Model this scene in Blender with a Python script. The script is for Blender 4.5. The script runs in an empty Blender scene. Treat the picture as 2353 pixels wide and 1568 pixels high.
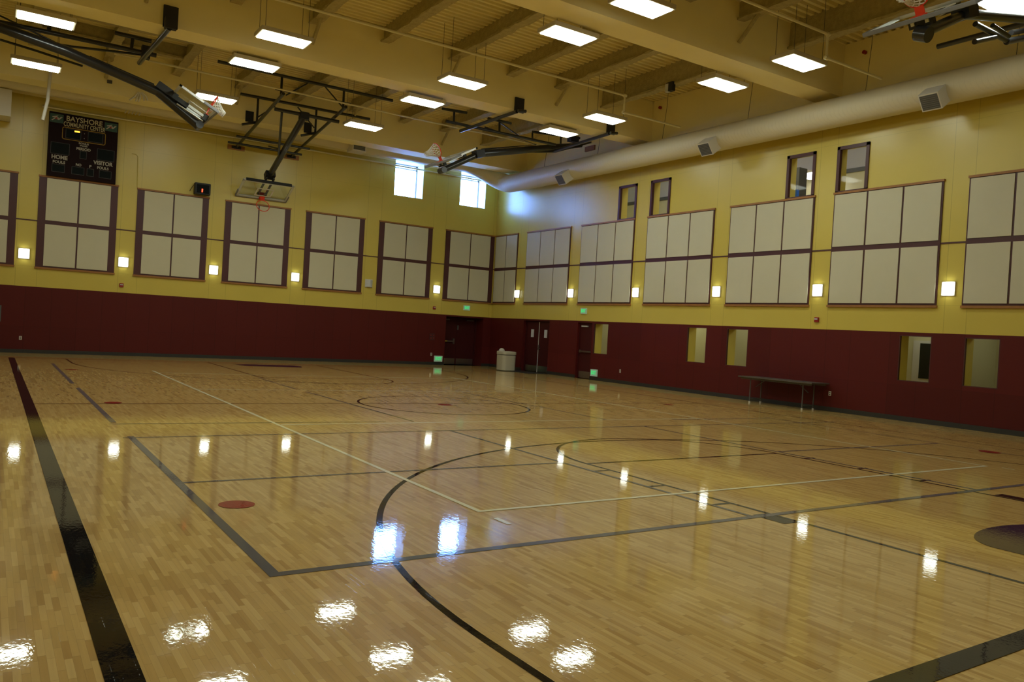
import bpy, bmesh, math, random
from mathutils import Vector, Matrix
random.seed(7)
SC = bpy.context.scene
COL = SC.collection
PI = math.pi

# ------------------------------------------------------------------ camera (solved from the walls and the court lines)
W, H = 2353, 1568
F_PX = 1840.77
YAW, PITCH, ROLL = 0.57999, -0.01282, 0.05829
CAM = Vector((-18.583, -30.139, 1.630))
Fw = Vector((math.sin(YAW)*math.cos(PITCH), math.cos(YAW)*math.cos(PITCH), math.sin(PITCH)))
_r = Vector((math.cos(YAW), -math.sin(YAW), 0)); _u = _r.cross(Fw)
Rt = _r*math.cos(ROLL) + _u*math.sin(ROLL)
Up = -_r*math.sin(ROLL) + _u*math.cos(ROLL)
cam_d = bpy.data.cameras.new('camera'); cam = bpy.data.objects.new('camera', cam_d); COL.objects.link(cam)
cam_d.sensor_width = 36; cam_d.sensor_fit = 'HORIZONTAL'; cam_d.lens = F_PX/W*36
cam_d.clip_start = 0.05; cam_d.clip_end = 300
m = Matrix((Rt, Up, -Fw)).transposed().to_4x4(); m.translation = CAM
cam.matrix_world = m
SC.camera = cam

def ray(u, v): return Fw + Rt*((u-W/2)/F_PX) - Up*((v-H/2)/F_PX)
def on(ax, val, u, v):
    d = ray(u, v); t = (val-CAM[ax])/d[ax]
    return CAM + d*t
def PX(x, u, v): return on(0, x, u, v)      # where a sight line meets the plane x = ...
def PY(y, u, v): return on(1, y, u, v)
def PZ(z, u, v): return on(2, z, u, v)

# ------------------------------------------------------------------ materials
def new_mat(name):
    mt = bpy.data.materials.new(name); mt.use_nodes = True
    nt = mt.node_tree; b = nt.nodes['Principled BSDF']
    return mt, nt, b
def N(nt, kind, **kw):
    n = nt.nodes.new(kind)
    for k, v in kw.items(): setattr(n, k, v)
    return n
def mat(name, col, rough=0.6, metal=0.0, noise=0.0, nscale=8.0, bump=0.0, bscale=40.0, coat=0.0, spec=0.5, emit=None, estr=0.0):
    mt, nt, b = new_mat(name)
    b.inputs['Base Color'].default_value = (*col, 1); b.inputs['Roughness'].default_value = rough
    b.inputs['Metallic'].default_value = metal; b.inputs['Coat Weight'].default_value = coat
    b.inputs['Specular IOR Level'].default_value = spec
    tc = N(nt, 'ShaderNodeTexCoord')
    if noise > 0:
        nz = N(nt, 'ShaderNodeTexNoise'); nz.inputs['Scale'].default_value = nscale; nz.inputs['Detail'].default_value = 4
        nt.links.new(tc.outputs['Object'], nz.inputs['Vector'])
        mx = N(nt, 'ShaderNodeMix', data_type='RGBA')
        mx.inputs[6].default_value = (*[c*(1-noise) for c in col], 1); mx.inputs[7].default_value = (*[min(1, c*(1+noise)) for c in col], 1)
        nt.links.new(nz.outputs['Fac'], mx.inputs[0]); nt.links.new(mx.outputs[2], b.inputs['Base Color'])
    if bump > 0:
        nb = N(nt, 'ShaderNodeTexNoise'); nb.inputs['Scale'].default_value = bscale; nb.inputs['Detail'].default_value = 5
        nt.links.new(tc.outputs['Object'], nb.inputs['Vector'])
        bp = N(nt, 'ShaderNodeBump'); bp.inputs['Strength'].default_value = bump; bp.inputs['Distance'].default_value = 0.02
        nt.links.new(nb.outputs['Fac'], bp.inputs['Height']); nt.links.new(bp.outputs['Normal'], b.inputs['Normal'])
    if emit:
        b.inputs['Emission Color'].default_value = (*emit, 1); b.inputs['Emission Strength'].default_value = estr
    return mt

def mth(nt, op, a, b=None, c=None):
    n = N(nt, 'ShaderNodeMath', operation=op)
    for i, x in enumerate((a, b, c)):
        if x is None: continue
        if isinstance(x, (int, float)): n.inputs[i].default_value = x
        else: nt.links.new(x, n.inputs[i])
    return n.outputs[0]
def joint_wall(name, col, axis, period, offs, hlines, split=None, panel_var=0.0, rough=0.6, line=0.22, spec=0.5):
    """painted wall boards: thin dark joints at offs (mod period) along the wall and at the heights hlines"""
    mt, nt, b = new_mat(name); b.inputs['Roughness'].default_value = rough
    b.inputs['Specular IOR Level'].default_value = spec
    g = N(nt, 'ShaderNodeNewGeometry'); sp = N(nt, 'ShaderNodeSeparateXYZ'); nt.links.new(g.outputs['Position'], sp.inputs[0])
    a = sp.outputs[axis]; z = sp.outputs[2]
    tot = None; faint = mth(nt, 'LESS_THAN', mth(nt, 'ABSOLUTE', mth(nt, 'SUBTRACT', z, -50)), 0)
    for o in offs:
        x = mth(nt, 'PINGPONG', mth(nt, 'SUBTRACT', a, o), period/2)
        l = mth(nt, 'LESS_THAN', x, 0.008)
        tot = l if tot is None else mth(nt, 'MAXIMUM', tot, l)
    for h in hlines:
        l = mth(nt, 'LESS_THAN', mth(nt, 'ABSOLUTE', mth(nt, 'SUBTRACT', z, h)), 0.007)
        faint = mth(nt, 'MAXIMUM', faint, l)
    tot = mth(nt, 'MAXIMUM', mth(nt, 'MULTIPLY', tot, line), mth(nt, 'MULTIPLY', faint, line*0.5))
    nz = N(nt, 'ShaderNodeTexNoise'); nz.inputs['Scale'].default_value = 1.3; nz.inputs['Detail'].default_value = 5
    nt.links.new(g.outputs['Position'], nz.inputs['Vector'])
    var = mth(nt, 'ADD', mth(nt, 'MULTIPLY', nz.outputs['Fac'], 0.10), 0.95)
    if panel_var > 0:
        cell = N(nt, 'ShaderNodeTexWhiteNoise', noise_dimensions='2D')
        cb = N(nt, 'ShaderNodeCombineXYZ')
        nt.links.new(mth(nt, 'FLOOR', mth(nt, 'DIVIDE', mth(nt, 'SUBTRACT', a, offs[0]), period)), cb.inputs[0])
        nt.links.new(mth(nt, 'GREATER_THAN', z, split), cb.inputs[1])
        nt.links.new(cb.outputs[0], cell.inputs['Vector'])
        var = mth(nt, 'MULTIPLY', var, mth(nt, 'ADD', mth(nt, 'MULTIPLY', cell.outputs['Value'], panel_var), 1-panel_var/2))
    f = mth(nt, 'MULTIPLY', var, mth(nt, 'SUBTRACT', 1.0, tot))
    mx = N(nt, 'ShaderNodeVectorMath', operation='SCALE'); mx.inputs[0].default_value = col
    nt.links.new(f, mx.inputs['Scale']); nt.links.new(mx.outputs[0], b.inputs['Base Color'])
    return mt

YEL = (0.59, 0.462, 0.084); RED = (0.090, 0.0095, 0.008); TAN = (0.90, 0.79, 0.42)
ZR = 2.15        # top of the maroon band
ZT = 8.24        # top of the yellow wall
M = {}
M['yel_b'] = joint_wall('yellow_paint_back', YEL, 0, 2.96, (-2.52, -3.11), (7.06, 2.80), rough=0.30)
M['yel_r'] = joint_wall('yellow_paint_right', YEL, 1, 3.6, (-2.53, -2.02), (7.05, 2.80), rough=0.30)
M['red_b'] = joint_wall('maroon_paint_back', RED, 0, 1.48, (-1.33, -0.59), (0.86,), 0.86, 0.10, 0.45, 0.25, 0.22)
M['red_r'] = joint_wall('maroon_paint_right', RED, 1, 1.8, (-0.73, -1.45), (0.86,), 0.86, 0.28, 0.45, 0.25, 0.22)
M['yellow'] = mat('yellow_paint', YEL, 0.6, noise=0.05, nscale=1.5)
M['corr'] = mat('corridor_paint', (0.58, 0.53, 0.31), 0.6)
M['lilac'] = mat('upper_room_paint', (0.50, 0.49, 0.52), 0.7)
M['maroon'] = mat('maroon_frame_paint', (0.062, 0.012, 0.013), 0.42)
M['maroon_door'] = mat('maroon_door_paint', (0.055, 0.008, 0.008), 0.45, noise=0.06, spec=0.2)
M['wood_trim'] = mat('stained_wood_trim', (0.30, 0.125, 0.022), 0.5, noise=0.18, nscale=14)
M['panel'] = mat('beige_panel_fabric', (0.57, 0.53, 0.38), 0.85, noise=0.03, nscale=3, bump=0.15, bscale=220)
M['tan'] = mat('tan_ceiling_paint', TAN, 0.75, noise=0.04, nscale=1.2)
M['deck'] = mat('tan_deck_paint', (0.78, 0.68, 0.33), 0.65, noise=0.10, nscale=2.0)
M['fire'] = mat('sprayed_fireproofing', (0.42, 0.35, 0.17), 0.95, noise=0.30, nscale=9, bump=1.0, bscale=28)
M['black'] = mat('black_pipe_paint', (0.012, 0.012, 0.013), 0.28, coat=0.3)
M['black_dull'] = mat('black_dull', (0.012, 0.012, 0.012), 0.6)
M['base'] = mat('dark_rubber_base', (0.022, 0.022, 0.020), 0.45)
M['duct'] = None
M['white'] = mat('white_paint', (0.62, 0.58, 0.50), 0.5)
M['pipe'] = mat('tan_pipe_paint', (0.70, 0.62, 0.36), 0.5)
M['steel'] = mat('brushed_steel', (0.42, 0.42, 0.40), 0.30, metal=1.0)
M['alu'] = mat('grey_aluminium_frame', (0.62, 0.62, 0.60), 0.35, metal=0.3)
M['grey_pad'] = mat('grey_edge_padding', (0.20, 0.20, 0.21), 0.6)
M['orange'] = mat('orange_rim_paint', (0.72, 0.045, 0.012), 0.4)
M['net'] = mat('white_net_cord', (0.75, 0.72, 0.66), 0.8)
M['bin'] = mat('cream_plastic', (0.46, 0.42, 0.31), 0.45)
M['bin_dark'] = mat('dark_gap', (0.03, 0.03, 0.02), 0.7)
M['grille'] = mat('grey_grille_metal', (0.10, 0.10, 0.095), 0.5, metal=0.2)
M['vane'] = mat('grille_vane', (0.17, 0.165, 0.15), 0.5)
M['lamp'] = mat('lit_diffuser', (0.9, 0.9, 0.9), 0.5, emit=(0.91, 1.0, 0.87), estr=27.0)
M['sconce'] = mat('lit_sconce_glass', (0.9, 0.9, 0.9), 0.4, emit=(0.93, 1.0, 0.90), estr=6.0)
M['fixture'] = mat('fixture_housing', (0.52, 0.46, 0.34), 0.5)
M['paper'] = mat('white_paper', (0.55, 0.56, 0.58), 0.7)
M['red_box'] = mat('red_alarm_plastic', (0.30, 0.012, 0.010), 0.4)
M['sign_face'] = mat('exit_sign_face', (0.30, 0.36, 0.28), 0.4, emit=(0.45, 0.80, 0.50), estr=0.16)
M['sign_green'] = mat('exit_sign_letters', (0.05, 0.6, 0.15), 0.4, emit=(0.04, 0.70, 0.20), estr=0.75)
M['score_face'] = mat('scoreboard_maroon', (0.011, 0.003, 0.003), 0.6, spec=0.1)
M['score_black'] = mat('scoreboard_digit_window', (0.004, 0.006, 0.006), 0.6, spec=0.1)
M['score_edge'] = mat('digit_window_edge', (0.04, 0.035, 0.03), 0.5)
M['score_letters'] = mat('cream_lettering', (0.46, 0.40, 0.22), 0.6)
M['score_grey'] = mat('grey_lettering', (0.36, 0.33, 0.27), 0.6)
M['score_gold'] = mat('gold_outline', (0.34, 0.21, 0.02), 0.5)
M['logo_green'] = mat('sponsor_green', (0.012, 0.055, 0.030), 0.5)
M['logo_red'] = mat('sponsor_red', (0.25, 0.02, 0.01), 0.5)
M['led_orange'] = mat('lit_orange_digit', (0.2, 0.05, 0), 0.4, emit=(1.0, 0.28, 0.02), estr=5.0)
M['led_red'] = mat('lit_red_digit', (0.2, 0.01, 0), 0.4, emit=(1.0, 0.06, 0.02), estr=4.0)
M['table_top'] = mat('table_laminate', (0.075, 0.062, 0.045), 0.4)
M['yellow_tag'] = mat('yellow_label', (0.55, 0.42, 0.02), 0.5)
M['blue'] = mat('blue_plastic', (0.03, 0.16, 0.7), 0.5)
M['dark_glass'] = mat('dark_interior', (0.012, 0.014, 0.013), 0.25)
M['corr_fill'] = mat('corridor_fill_glow', (0.9, 0.9, 0.9), 0.5, emit=(0.95, 1.0, 0.82), estr=5)  # glow of the added fill panels in the corridor
M['upper_lamp_fill'] = mat('upper_room_lamp_fill', (0.9, 0.9, 0.9), 0.5, emit=(0.95, 0.95, 1.0), estr=7)  # shared by the glimpsed ceiling panel and the added fill panels

def glass_mat(name, tint, refl):
    mt = bpy.data.materials.new(name); mt.use_nodes = True; nt = mt.node_tree; nt.nodes.clear()
    o = N(nt, 'ShaderNodeOutputMaterial'); t = N(nt, 'ShaderNodeBsdfTransparent'); t.inputs[0].default_value = (*tint, 1)
    g = N(nt, 'ShaderNodeBsdfGlossy'); g.inputs['Roughness'].default_value = 0.03; g.inputs['Color'].default_value = (1, 1, 1, 1)
    mx = N(nt, 'ShaderNodeMixShader')
    mx.inputs[0].default_value = refl; nt.links.new(t.outputs[0], mx.inputs[1]); nt.links.new(g.outputs[0], mx.inputs[2])
    nt.links.new(mx.outputs[0], o.inputs[0]); return mt
M['glass'] = glass_mat('window_glass', (0.95, 0.96, 0.95), 0.004)
M['board_glass'] = glass_mat('backboard_glass', (0.93, 0.95, 0.93), 0.07)

# spiral duct: ribbed along its length
def duct_mat():
    mt, nt, b = new_mat('cream_spiral_duct'); b.inputs['Roughness'].default_value = 0.5
    b.inputs['Base Color'].default_value = (0.64, 0.57, 0.39, 1)
    g = N(nt, 'ShaderNodeNewGeometry'); sp = N(nt, 'ShaderNodeSeparateXYZ'); nt.links.new(g.outputs['Position'], sp.inputs[0])
    s = mth(nt, 'ADD', mth(nt, 'ADD', sp.outputs[0], sp.outputs[1]), mth(nt, 'MULTIPLY', sp.outputs[2], 0.12))
    w = mth(nt, 'LESS_THAN', mth(nt, 'PINGPONG', s, 0.06), 0.006)
    bp = N(nt, 'ShaderNodeBump'); bp.inputs['Strength'].default_value = 0.6; bp.inputs['Distance'].default_value = 0.01
    nt.links.new(w, bp.inputs['Height']); nt.links.new(bp.outputs['Normal'], b.inputs['Normal'])
    return mt
M['duct'] = duct_mat()

def gloss_floor(name, plain=None):
    """lacquered maple strip floor (or court paint under the same lacquer)"""
    mt, nt, b = new_mat(name)
    g = N(nt, 'ShaderNodeNewGeometry'); sp = N(nt, 'ShaderNodeSeparateXYZ'); nt.links.new(g.outputs['Position'], sp.inputs[0])
    cb = N(nt, 'ShaderNodeCombineXYZ'); nt.links.new(sp.outputs[1], cb.inputs[0]); nt.links.new(sp.outputs[0], cb.inputs[1])
    # strips run along y: row = x / width, stagger per row
    wd = 0.034
    row = mth(nt, 'FLOOR', mth(nt, 'DIVIDE', sp.outputs[0], wd))
    wn = N(nt, 'ShaderNodeTexWhiteNoise', noise_dimensions='1D'); nt.links.new(row, wn.inputs['W'])
    ln = mth(nt, 'ADD', mth(nt, 'MULTIPLY', wn.outputs['Value'], 0.22), 0.20)
    al = mth(nt, 'ADD', mth(nt, 'DIVIDE', sp.outputs[1], ln), mth(nt, 'MULTIPLY', wn.outputs['Value'], 37.0))
    idx = mth(nt, 'FLOOR', al)
    c2 = N(nt, 'ShaderNodeCombineXYZ'); nt.links.new(row, c2.inputs[0]); nt.links.new(idx, c2.inputs[1])
    w2 = N(nt, 'ShaderNodeTexWhiteNoise', noise_dimensions='2D'); nt.links.new(c2.outputs[0], w2.inputs['Vector'])
    if plain is None:
        cr = N(nt, 'ShaderNodeValToRGB'); e = cr.color_ramp.elements
        e[0].position = 0.0; e[0].color = (0.430, 0.245, 0.058, 1)
        e[1].position = 1.0; e[1].color = (0.620, 0.410, 0.140, 1)
        k = cr.color_ramp.elements.new(0.18); k.color = (0.500, 0.305, 0.080, 1)
        k = cr.color_ramp.elements.new(0.6); k.color = (0.555, 0.352, 0.104, 1)
        nt.links.new(w2.outputs['Value'], cr.inputs[0])
        nz = N(nt, 'ShaderNodeTexNoise'); nz.inputs['Scale'].default_value = 1.0; nz.inputs['Detail'].default_value = 6
        mp = N(nt, 'ShaderNodeMapping'); mp.inputs['Scale'].default_value = (45, 2.5, 1)
        nt.links.new(g.outputs['Position'], mp.inputs[0]); nt.links.new(mp.outputs[0], nz.inputs['Vector'])
        fr = mth(nt, 'ABSOLUTE', mth(nt, 'SUBTRACT', mth(nt, 'FRACT', mth(nt, 'DIVIDE', sp.outputs[0], wd)), 0.5))
        gap = mth(nt, 'GREATER_THAN', fr, 0.482)
        fa = mth(nt, 'GREATER_THAN', mth(nt, 'ABSOLUTE', mth(nt, 'SUBTRACT', mth(nt, 'FRACT', al), 0.5)), 0.494)
        dark = mth(nt, 'MULTIPLY', mth(nt, 'MAXIMUM', gap, fa), 0.30)
        k = mth(nt, 'MULTIPLY', mth(nt, 'ADD', mth(nt, 'MULTIPLY', nz.outputs['Fac'], 0.30), 0.85), mth(nt, 'SUBTRACT', 1.0, dark))
        vs = N(nt, 'ShaderNodeVectorMath', operation='SCALE'); nt.links.new(cr.outputs[0], vs.inputs[0]); nt.links.new(k, vs.inputs['Scale'])
        nt.links.new(vs.outputs[0], b.inputs['Base Color'])
    else:
        b.inputs['Base Color'].default_value = (*plain, 1)
    b.inputs['Roughness'].default_value = 0.45
    b.inputs['Specular IOR Level'].default_value = 0.06 if plain is None else 0.0
    b.inputs['Coat Weight'].default_value = 0.90; b.inputs['Coat Roughness'].default_value = 0.035; b.inputs['Coat IOR'].default_value = 1.40
    # gentle waves in the lacquer
    mp1 = N(nt, 'ShaderNodeMapping'); mp1.inputs['Scale'].default_value = (36, 20, 1); nt.links.new(g.outputs['Position'], mp1.inputs[0])
    n1 = N(nt, 'ShaderNodeTexNoise'); n1.inputs['Scale'].default_value = 1.0; n1.inputs['Detail'].default_value = 2.5; nt.links.new(mp1.outputs[0], n1.inputs['Vector'])
    # every strip sits at a slightly different tilt
    tilt = mth(nt, 'MULTIPLY', mth(nt, 'SUBTRACT', mth(nt, 'FRACT', mth(nt, 'DIVIDE', sp.outputs[0], wd)), 0.5), mth(nt, 'SUBTRACT', w2.outputs['Value'], 0.5))
    h = mth(nt, 'ADD', n1.outputs['Fac'], mth(nt, 'MULTIPLY', tilt, 0.25))
    bp = N(nt, 'ShaderNodeBump'); bp.inputs['Strength'].default_value = 1.0; bp.inputs['Distance'].default_value = 0.00030
    nt.links.new(h, bp.inputs['Height']); nt.links.new(bp.outputs['Normal'], b.inputs['Coat Normal'])
    return mt
M['floor'] = gloss_floor('maple_strip_floor')
M['l_black'] = gloss_floor('court_paint_black', (0.010, 0.009, 0.009))
M['l_grey'] = gloss_floor('court_paint_grey', (0.135, 0.125, 0.130))
M['l_white'] = gloss_floor('court_paint_white', (0.78, 0.72, 0.50))
M['l_red'] = gloss_floor('court_paint_red', (0.30, 0.022, 0.016))
M['l_maroon'] = gloss_floor('court_paint_maroon', (0.075, 0.020, 0.012))
M['l_purple'] = gloss_floor('court_paint_purple', (0.026, 0.017, 0.050))

# ------------------------------------------------------------------ mesh building
class MB:
    def __init__(s): s.v = []; s.f = []; s.mi = []; s.mats = []
    def m(s, mt):
        if mt not in s.mats: s.mats.append(mt)
        return s.mats.index(mt)
    def face(s, pts, mt):
        b = len(s.v); s.v += [tuple(p) for p in pts]; s.f.append(tuple(range(b, b+len(pts)))); s.mi.append(s.m(mt))
    def box(s, a, b, mt):
        x0, x1 = sorted((a[0], b[0])); y0, y1 = sorted((a[1], b[1])); z0, z1 = sorted((a[2], b[2]))
        k = len(s.v)
        s.v += [(x0,y0,z0),(x1,y0,z0),(x1,y1,z0),(x0,y1,z0),(x0,y0,z1),(x1,y0,z1),(x1,y1,z1),(x0,y1,z1)]
        for q in ((0,3,2,1),(4,5,6,7),(0,1,5,4),(1,2,6,5),(2,3,7,6),(3,0,4,7)): s.f.append(tuple(k+i for i in q)); s.mi.append(s.m(mt))
        return s
    def obox(s, c, ax, ay, az, mt):
        """box about c with half extents given as vectors"""
        c, ax, ay, az = map(Vector, (c, ax, ay, az)); k = len(s.v)
        for sz in (-1, 1):
            for sx, sy in ((-1,-1),(1,-1),(1,1),(-1,1)): s.v.append(tuple(c+ax*sx+ay*sy+az*sz))
        for q in ((0,3,2,1),(4,5,6,7),(0,1,5,4),(1,2,6,5),(2,3,7,6),(3,0,4,7)): s.f.append(tuple(k+i for i in q)); s.mi.append(s.m(mt))
        return s
    def tube(s, pts, r, mt, n=10, cap=True, closed=False):
        pts = [Vector(p) for p in pts]; rings = []
        L = len(pts); prev = None
        rr = r if isinstance(r, (list, tuple)) else [r]*L
        for i, p in enumerate(pts):
            if closed: d = (pts[(i+1) % L]-pts[i-1])
            else: d = (pts[min(i+1, L-1)]-pts[max(i-1, 0)])
            d.normalize()
            if prev is None:
                a = Vector((0, 0, 1)) if abs(d.z) < 0.9 else Vector((1, 0, 0))
                e1 = d.cross(a).normalized()
            else:
                e1 = (prev - d*prev.dot(d)).normalized()
            prev = e1; e2 = d.cross(e1)
            k = len(s.v)
            s.v += [tuple(p+e1*(rr[i]*math.cos(2*PI*j/n))+e2*(rr[i]*math.sin(2*PI*j/n))) for j in range(n)]
            rings.append(k)
        mi = s.m(mt)
        for i in range(L if closed else L-1):
            a, b = rings[i], rings[(i+1) % L]
            for j in range(n): s.f.append((a+j, a+(j+1) % n, b+(j+1) % n, b+j)); s.mi.append(mi)
        if cap and not closed:
            s.f.append(tuple(rings[0]+j for j in reversed(range(n)))); s.mi.append(mi)
            s.f.append(tuple(rings[-1]+j for j in range(n))); s.mi.append(mi)
        return s
    def lathe(s, prof, c, mt, n=32):
        rings = []
        for r, z in prof:
            k = len(s.v); s.v += [(c[0]+r*math.cos(2*PI*j/n), c[1]+r*math.sin(2*PI*j/n), c[2]+z) for j in range(n)]; rings.append(k)
        mi = s.m(mt)
        for a, b in zip(rings, rings[1:]):
            for j in range(n): s.f.append((a+j, a+(j+1) % n, b+(j+1) % n, b+j)); s.mi.append(mi)
        s.f.append(tuple(rings[-1]+j for j in range(n))); s.mi.append(mi)
        s.f.append(tuple(rings[0]+j for j in reversed(range(n)))); s.mi.append(mi)
        return s
    def build(s, name, parent=None, org=None, smooth=False, bevel=0.0):
        o_ = Vector(org) if org is not None else Vector((0, 0, 0))
        me = bpy.data.meshes.new(name)
        me.from_pydata([tuple(Vector(v)-o_) for v in s.v], [], s.f)
        for mt in s.mats: me.materials.append(mt)
        for p, i in zip(me.polygons, s.mi): p.material_index = i
        bm = bmesh.new(); bm.from_mesh(me); bmesh.ops.recalc_face_normals(bm, faces=bm.faces); bm.to_mesh(me); bm.free()
        if smooth:
            for p in me.polygons: p.use_smooth = True
            try: me.set_sharp_from_angle(angle=math.radians(38))
            except Exception: pass
        ob = bpy.data.objects.new(name, me); COL.objects.link(ob)
        if parent is not None: ob.parent = parent
        elif org is not None: ob.location = o_
        if bevel > 0:
            md = ob.modifiers.new('bevel', 'BEVEL'); md.width = bevel; md.segments = 2; md.limit_method = 'ANGLE'
        return ob
# parts are built in world coordinates; org = the thing's base, so that the part's own coordinates are relative to its Empty

def thing(name, label, cat, loc, group=None, kind=None):
    o = bpy.data.objects.new(name, None); COL.objects.link(o); o.location = loc; o.empty_display_size = 0.2
    if label: o['label'] = label
    if cat: o['category'] = cat
    if group: o['group'] = group
    if kind: o['kind'] = kind
    return o
def tag(o, label, cat, group=None, kind=None):
    o['label'] = label; o['category'] = cat
    if group: o['group'] = group
    if kind: o['kind'] = kind
    return o
def struct(o):
    o['kind'] = 'structure'; return o
def dup(root, loc, label):
    r = root.copy(); COL.objects.link(r); r.location = loc; r['label'] = label
    def rec(a, b):
        for ch in a.children:
            c = ch.copy(); COL.objects.link(c); c.parent = b; rec(ch, c)
    for ch in list(root.children):
        c = ch.copy(); COL.objects.link(c); c.parent = r
        for g in list(ch.children):
            d = g.copy(); COL.objects.link(d); d.parent = c
    return r
def text_mesh(txt, size, bold=0.0, xs=1.0):
    cu = bpy.data.curves.new('lettering', 'FONT'); cu.body = txt; cu.size = size; cu.align_x = 'CENTER'; cu.align_y = 'CENTER'
    cu.extrude = 0.004; cu.offset = bold
    o = bpy.data.objects.new('lettering', cu); COL.objects.link(o)
    bpy.context.view_layer.update()
    dg = bpy.context.evaluated_depsgraph_get()
    me = bpy.data.meshes.new_from_object(o.evaluated_get(dg))
    bpy.data.objects.remove(o); bpy.data.curves.remove(cu)
    for v in me.vertices: v.co.x *= xs
    return me
def put_text(name, txt, size, loc, parent, mt, facing='-y', bold=0.0, xs=1.0, width=None):
    me = text_mesh(txt, size, bold, xs)
    if width:
        x = [v.co.x for v in me.vertices]; k = width/(max(x)-min(x))
        for v in me.vertices: v.co.x *= k
    me.materials.clear(); me.materials.append(mt)
    # text lies in its xy plane, readable from +z; stand it up on the wall
    R = Matrix.Rotation(PI/2, 4, 'X') if facing == '-y' else Matrix.Rotation(-PI/2, 4, 'Z') @ Matrix.Rotation(PI/2, 4, 'X')
    me.transform(Matrix.Translation(loc) @ R)
    o = bpy.data.objects.new(name, me); COL.objects.link(o); o.parent = parent
    return o

# ------------------------------------------------------------------ room shell
XL, YF = -21.3, -32.6           # left and front walls
DECK = 9.62                     # underside of the roof deck
fl = struct(MB().box((XL-0.3, YF-0.3, -0.15), (0.16, 0.71, 0.0), M['floor']).build('floor'))

def wall_cells(mb, axis, plane0, plane1, a0, a1, z0, z1, holes, face_mats, jamb):
    """wall slab between plane0 (room side) and plane1, cut by rectangular holes (a,b,z,z); face_mats: [(z_from, z_to, mat)]"""
    As = sorted({a0, a1, *[h[0] for h in holes], *[h[1] for h in holes]})
    Zs = sorted({z0, z1, *[h[2] for h in holes], *[h[3] for h in holes], *[fm[0] for fm in face_mats], *[fm[1] for fm in face_mats]})
    Zs = [z for z in Zs if z0 <= z <= z1]
    def P(a, z, p): return (a, p, z) if axis == 0 else (p, a, z)
    def hole(a, z): return any(h[0] < a < h[1] and h[2] < z < h[3] for h in holes)
    for i in range(len(As)-1):
        for j in range(len(Zs)-1):
            am, zm = (As[i]+As[i+1])/2, (Zs[j]+Zs[j+1])/2
            if hole(am, zm): continue
            mt = next(fm[2] for fm in face_mats if fm[0] <= zm <= fm[1])
            q = [(As[i], Zs[j]), (As[i+1], Zs[j]), (As[i+1], Zs[j+1]), (As[i], Zs[j+1])]
            mb.face([P(a, z, plane0) for a, z in q], mt)
            mb.face([P(a, z, plane1) for a, z in q][::-1], jamb)
    for h in holes:
        mj = h[4] if len(h) > 4 else jamb
        for (A, B) in (((h[0], h[2]), (h[1], h[2])), ((h[1], h[2]), (h[1], h[3])), ((h[1], h[3]), (h[0], h[3])), ((h[0], h[3]), (h[0], h[2]))):
            mb.face([P(*A, plane0), P(*B, plane0), P(*B, plane1), P(*A, plane1)], mj)
    # outer rim
    for (A, B) in (((a0, z0), (a1, z0)), ((a1, z0), (a1, z1)), ((a1, z1), (a0, z1)), ((a0, z1), (a0, z0))):
        mb.face([P(*A, plane0), P(*B, plane0), P(*B, plane1), P(*A, plane1)], jamb)

# back wall (y = 0)
BACK_WIN = [(-4.98, -3.70, 6.88, 8.30), (-1.92, -0.66, 6.88, 8.30)]
mb = MB()
wall_cells(mb, 0, 0.0, 0.70, XL, 0.16, 0.0, DECK+0.1,
           [(*w, M['white']) for w in BACK_WIN] + [(-2.25, -0.39, 0.0, 2.09, M['red_b'])],
           [(0, ZR, M['red_b']), (ZR, ZT, M['yel_b']), (ZT, DECK+0.2, M['tan'])], M['yellow'])
struct(mb.build('wall_back'))
# right wall (x = 0)
LOWW = [(-8.02, -7.20), (-12.71, -11.89), (-14.33, -13.52), (-19.77, -18.97), (-21.30, -20.53)]
UPW = [(-9.13, -8.18), (-10.76, -9.82), (-16.28, -15.35), (-17.86, -16.94)]
mb = MB()
wall_cells(mb, 1, 0.0, 0.40, YF, 0.0, 0.0, DECK+0.1,
           [(a, b, 0.965, 2.075, M['yellow']) for a, b in LOWW] + [(a, b, 5.71, 6.97, M['yellow']) for a, b in UPW]
           + [(-4.42, -2.58, 0.0, 2.09, M['red_r']), (-7.10, -6.23, 0.0, 2.09, M['red_r'])],
           [(0, ZR, M['red_r']), (ZR, ZT, M['yel_r']), (ZT, DECK+0.2, M['tan'])], M['yellow'])
struct(mb.build('wall_right'))
struct(MB().box((-0.10, YF, ZT), (0.0, 0, DECK), M['tan']).build('trim_1'))      # tan upper fascia, proud of the yellow wall
# left and front walls (outside the frame, they light and enclose the gym)
mb = MB(); wall_cells(mb, 1, XL, XL-0.3, YF, 0.7, 0.0, DECK+0.1, [], [(0, ZR, M['red_r']), (ZR, ZT, M['yel_r']), (ZT, DECK+0.2, M['tan'])], M['yellow']); struct(mb.build('wall_left'))
mb = MB(); wall_cells(mb, 0, YF, YF-0.3, XL-0.3, 0.4, 0.0, DECK+0.1, [], [(0, ZR, M['red_b']), (ZR, ZT, M['yel_b']), (ZT, DECK+0.2, M['tan'])], M['yellow']); struct(mb.build('wall_front'))

# roof deck: corrugated sheet, ribs along x
mb = MB(); per = 0.21; prof = ((0.0, 0), (0.085, 0), (0.11, 0.075), (0.185, 0.075), (0.21, 0))
y = YF
pts = []
while y < 0.0:
    for dy, dz in prof[:-1]: pts.append((y+dy, DECK+dz))
    y += per
for (ya, za), (yb, zb) in zip(pts, pts[1:]): mb.face([(XL, ya, za), (0, ya, za), (0, yb, zb), (XL, yb, zb)], M['deck'])
mb.box((XL-0.3, YF-0.3, DECK+0.12), (0.4, 0.7, DECK+0.3), M['deck'])
struct(mb.build('ceiling'))

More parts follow.
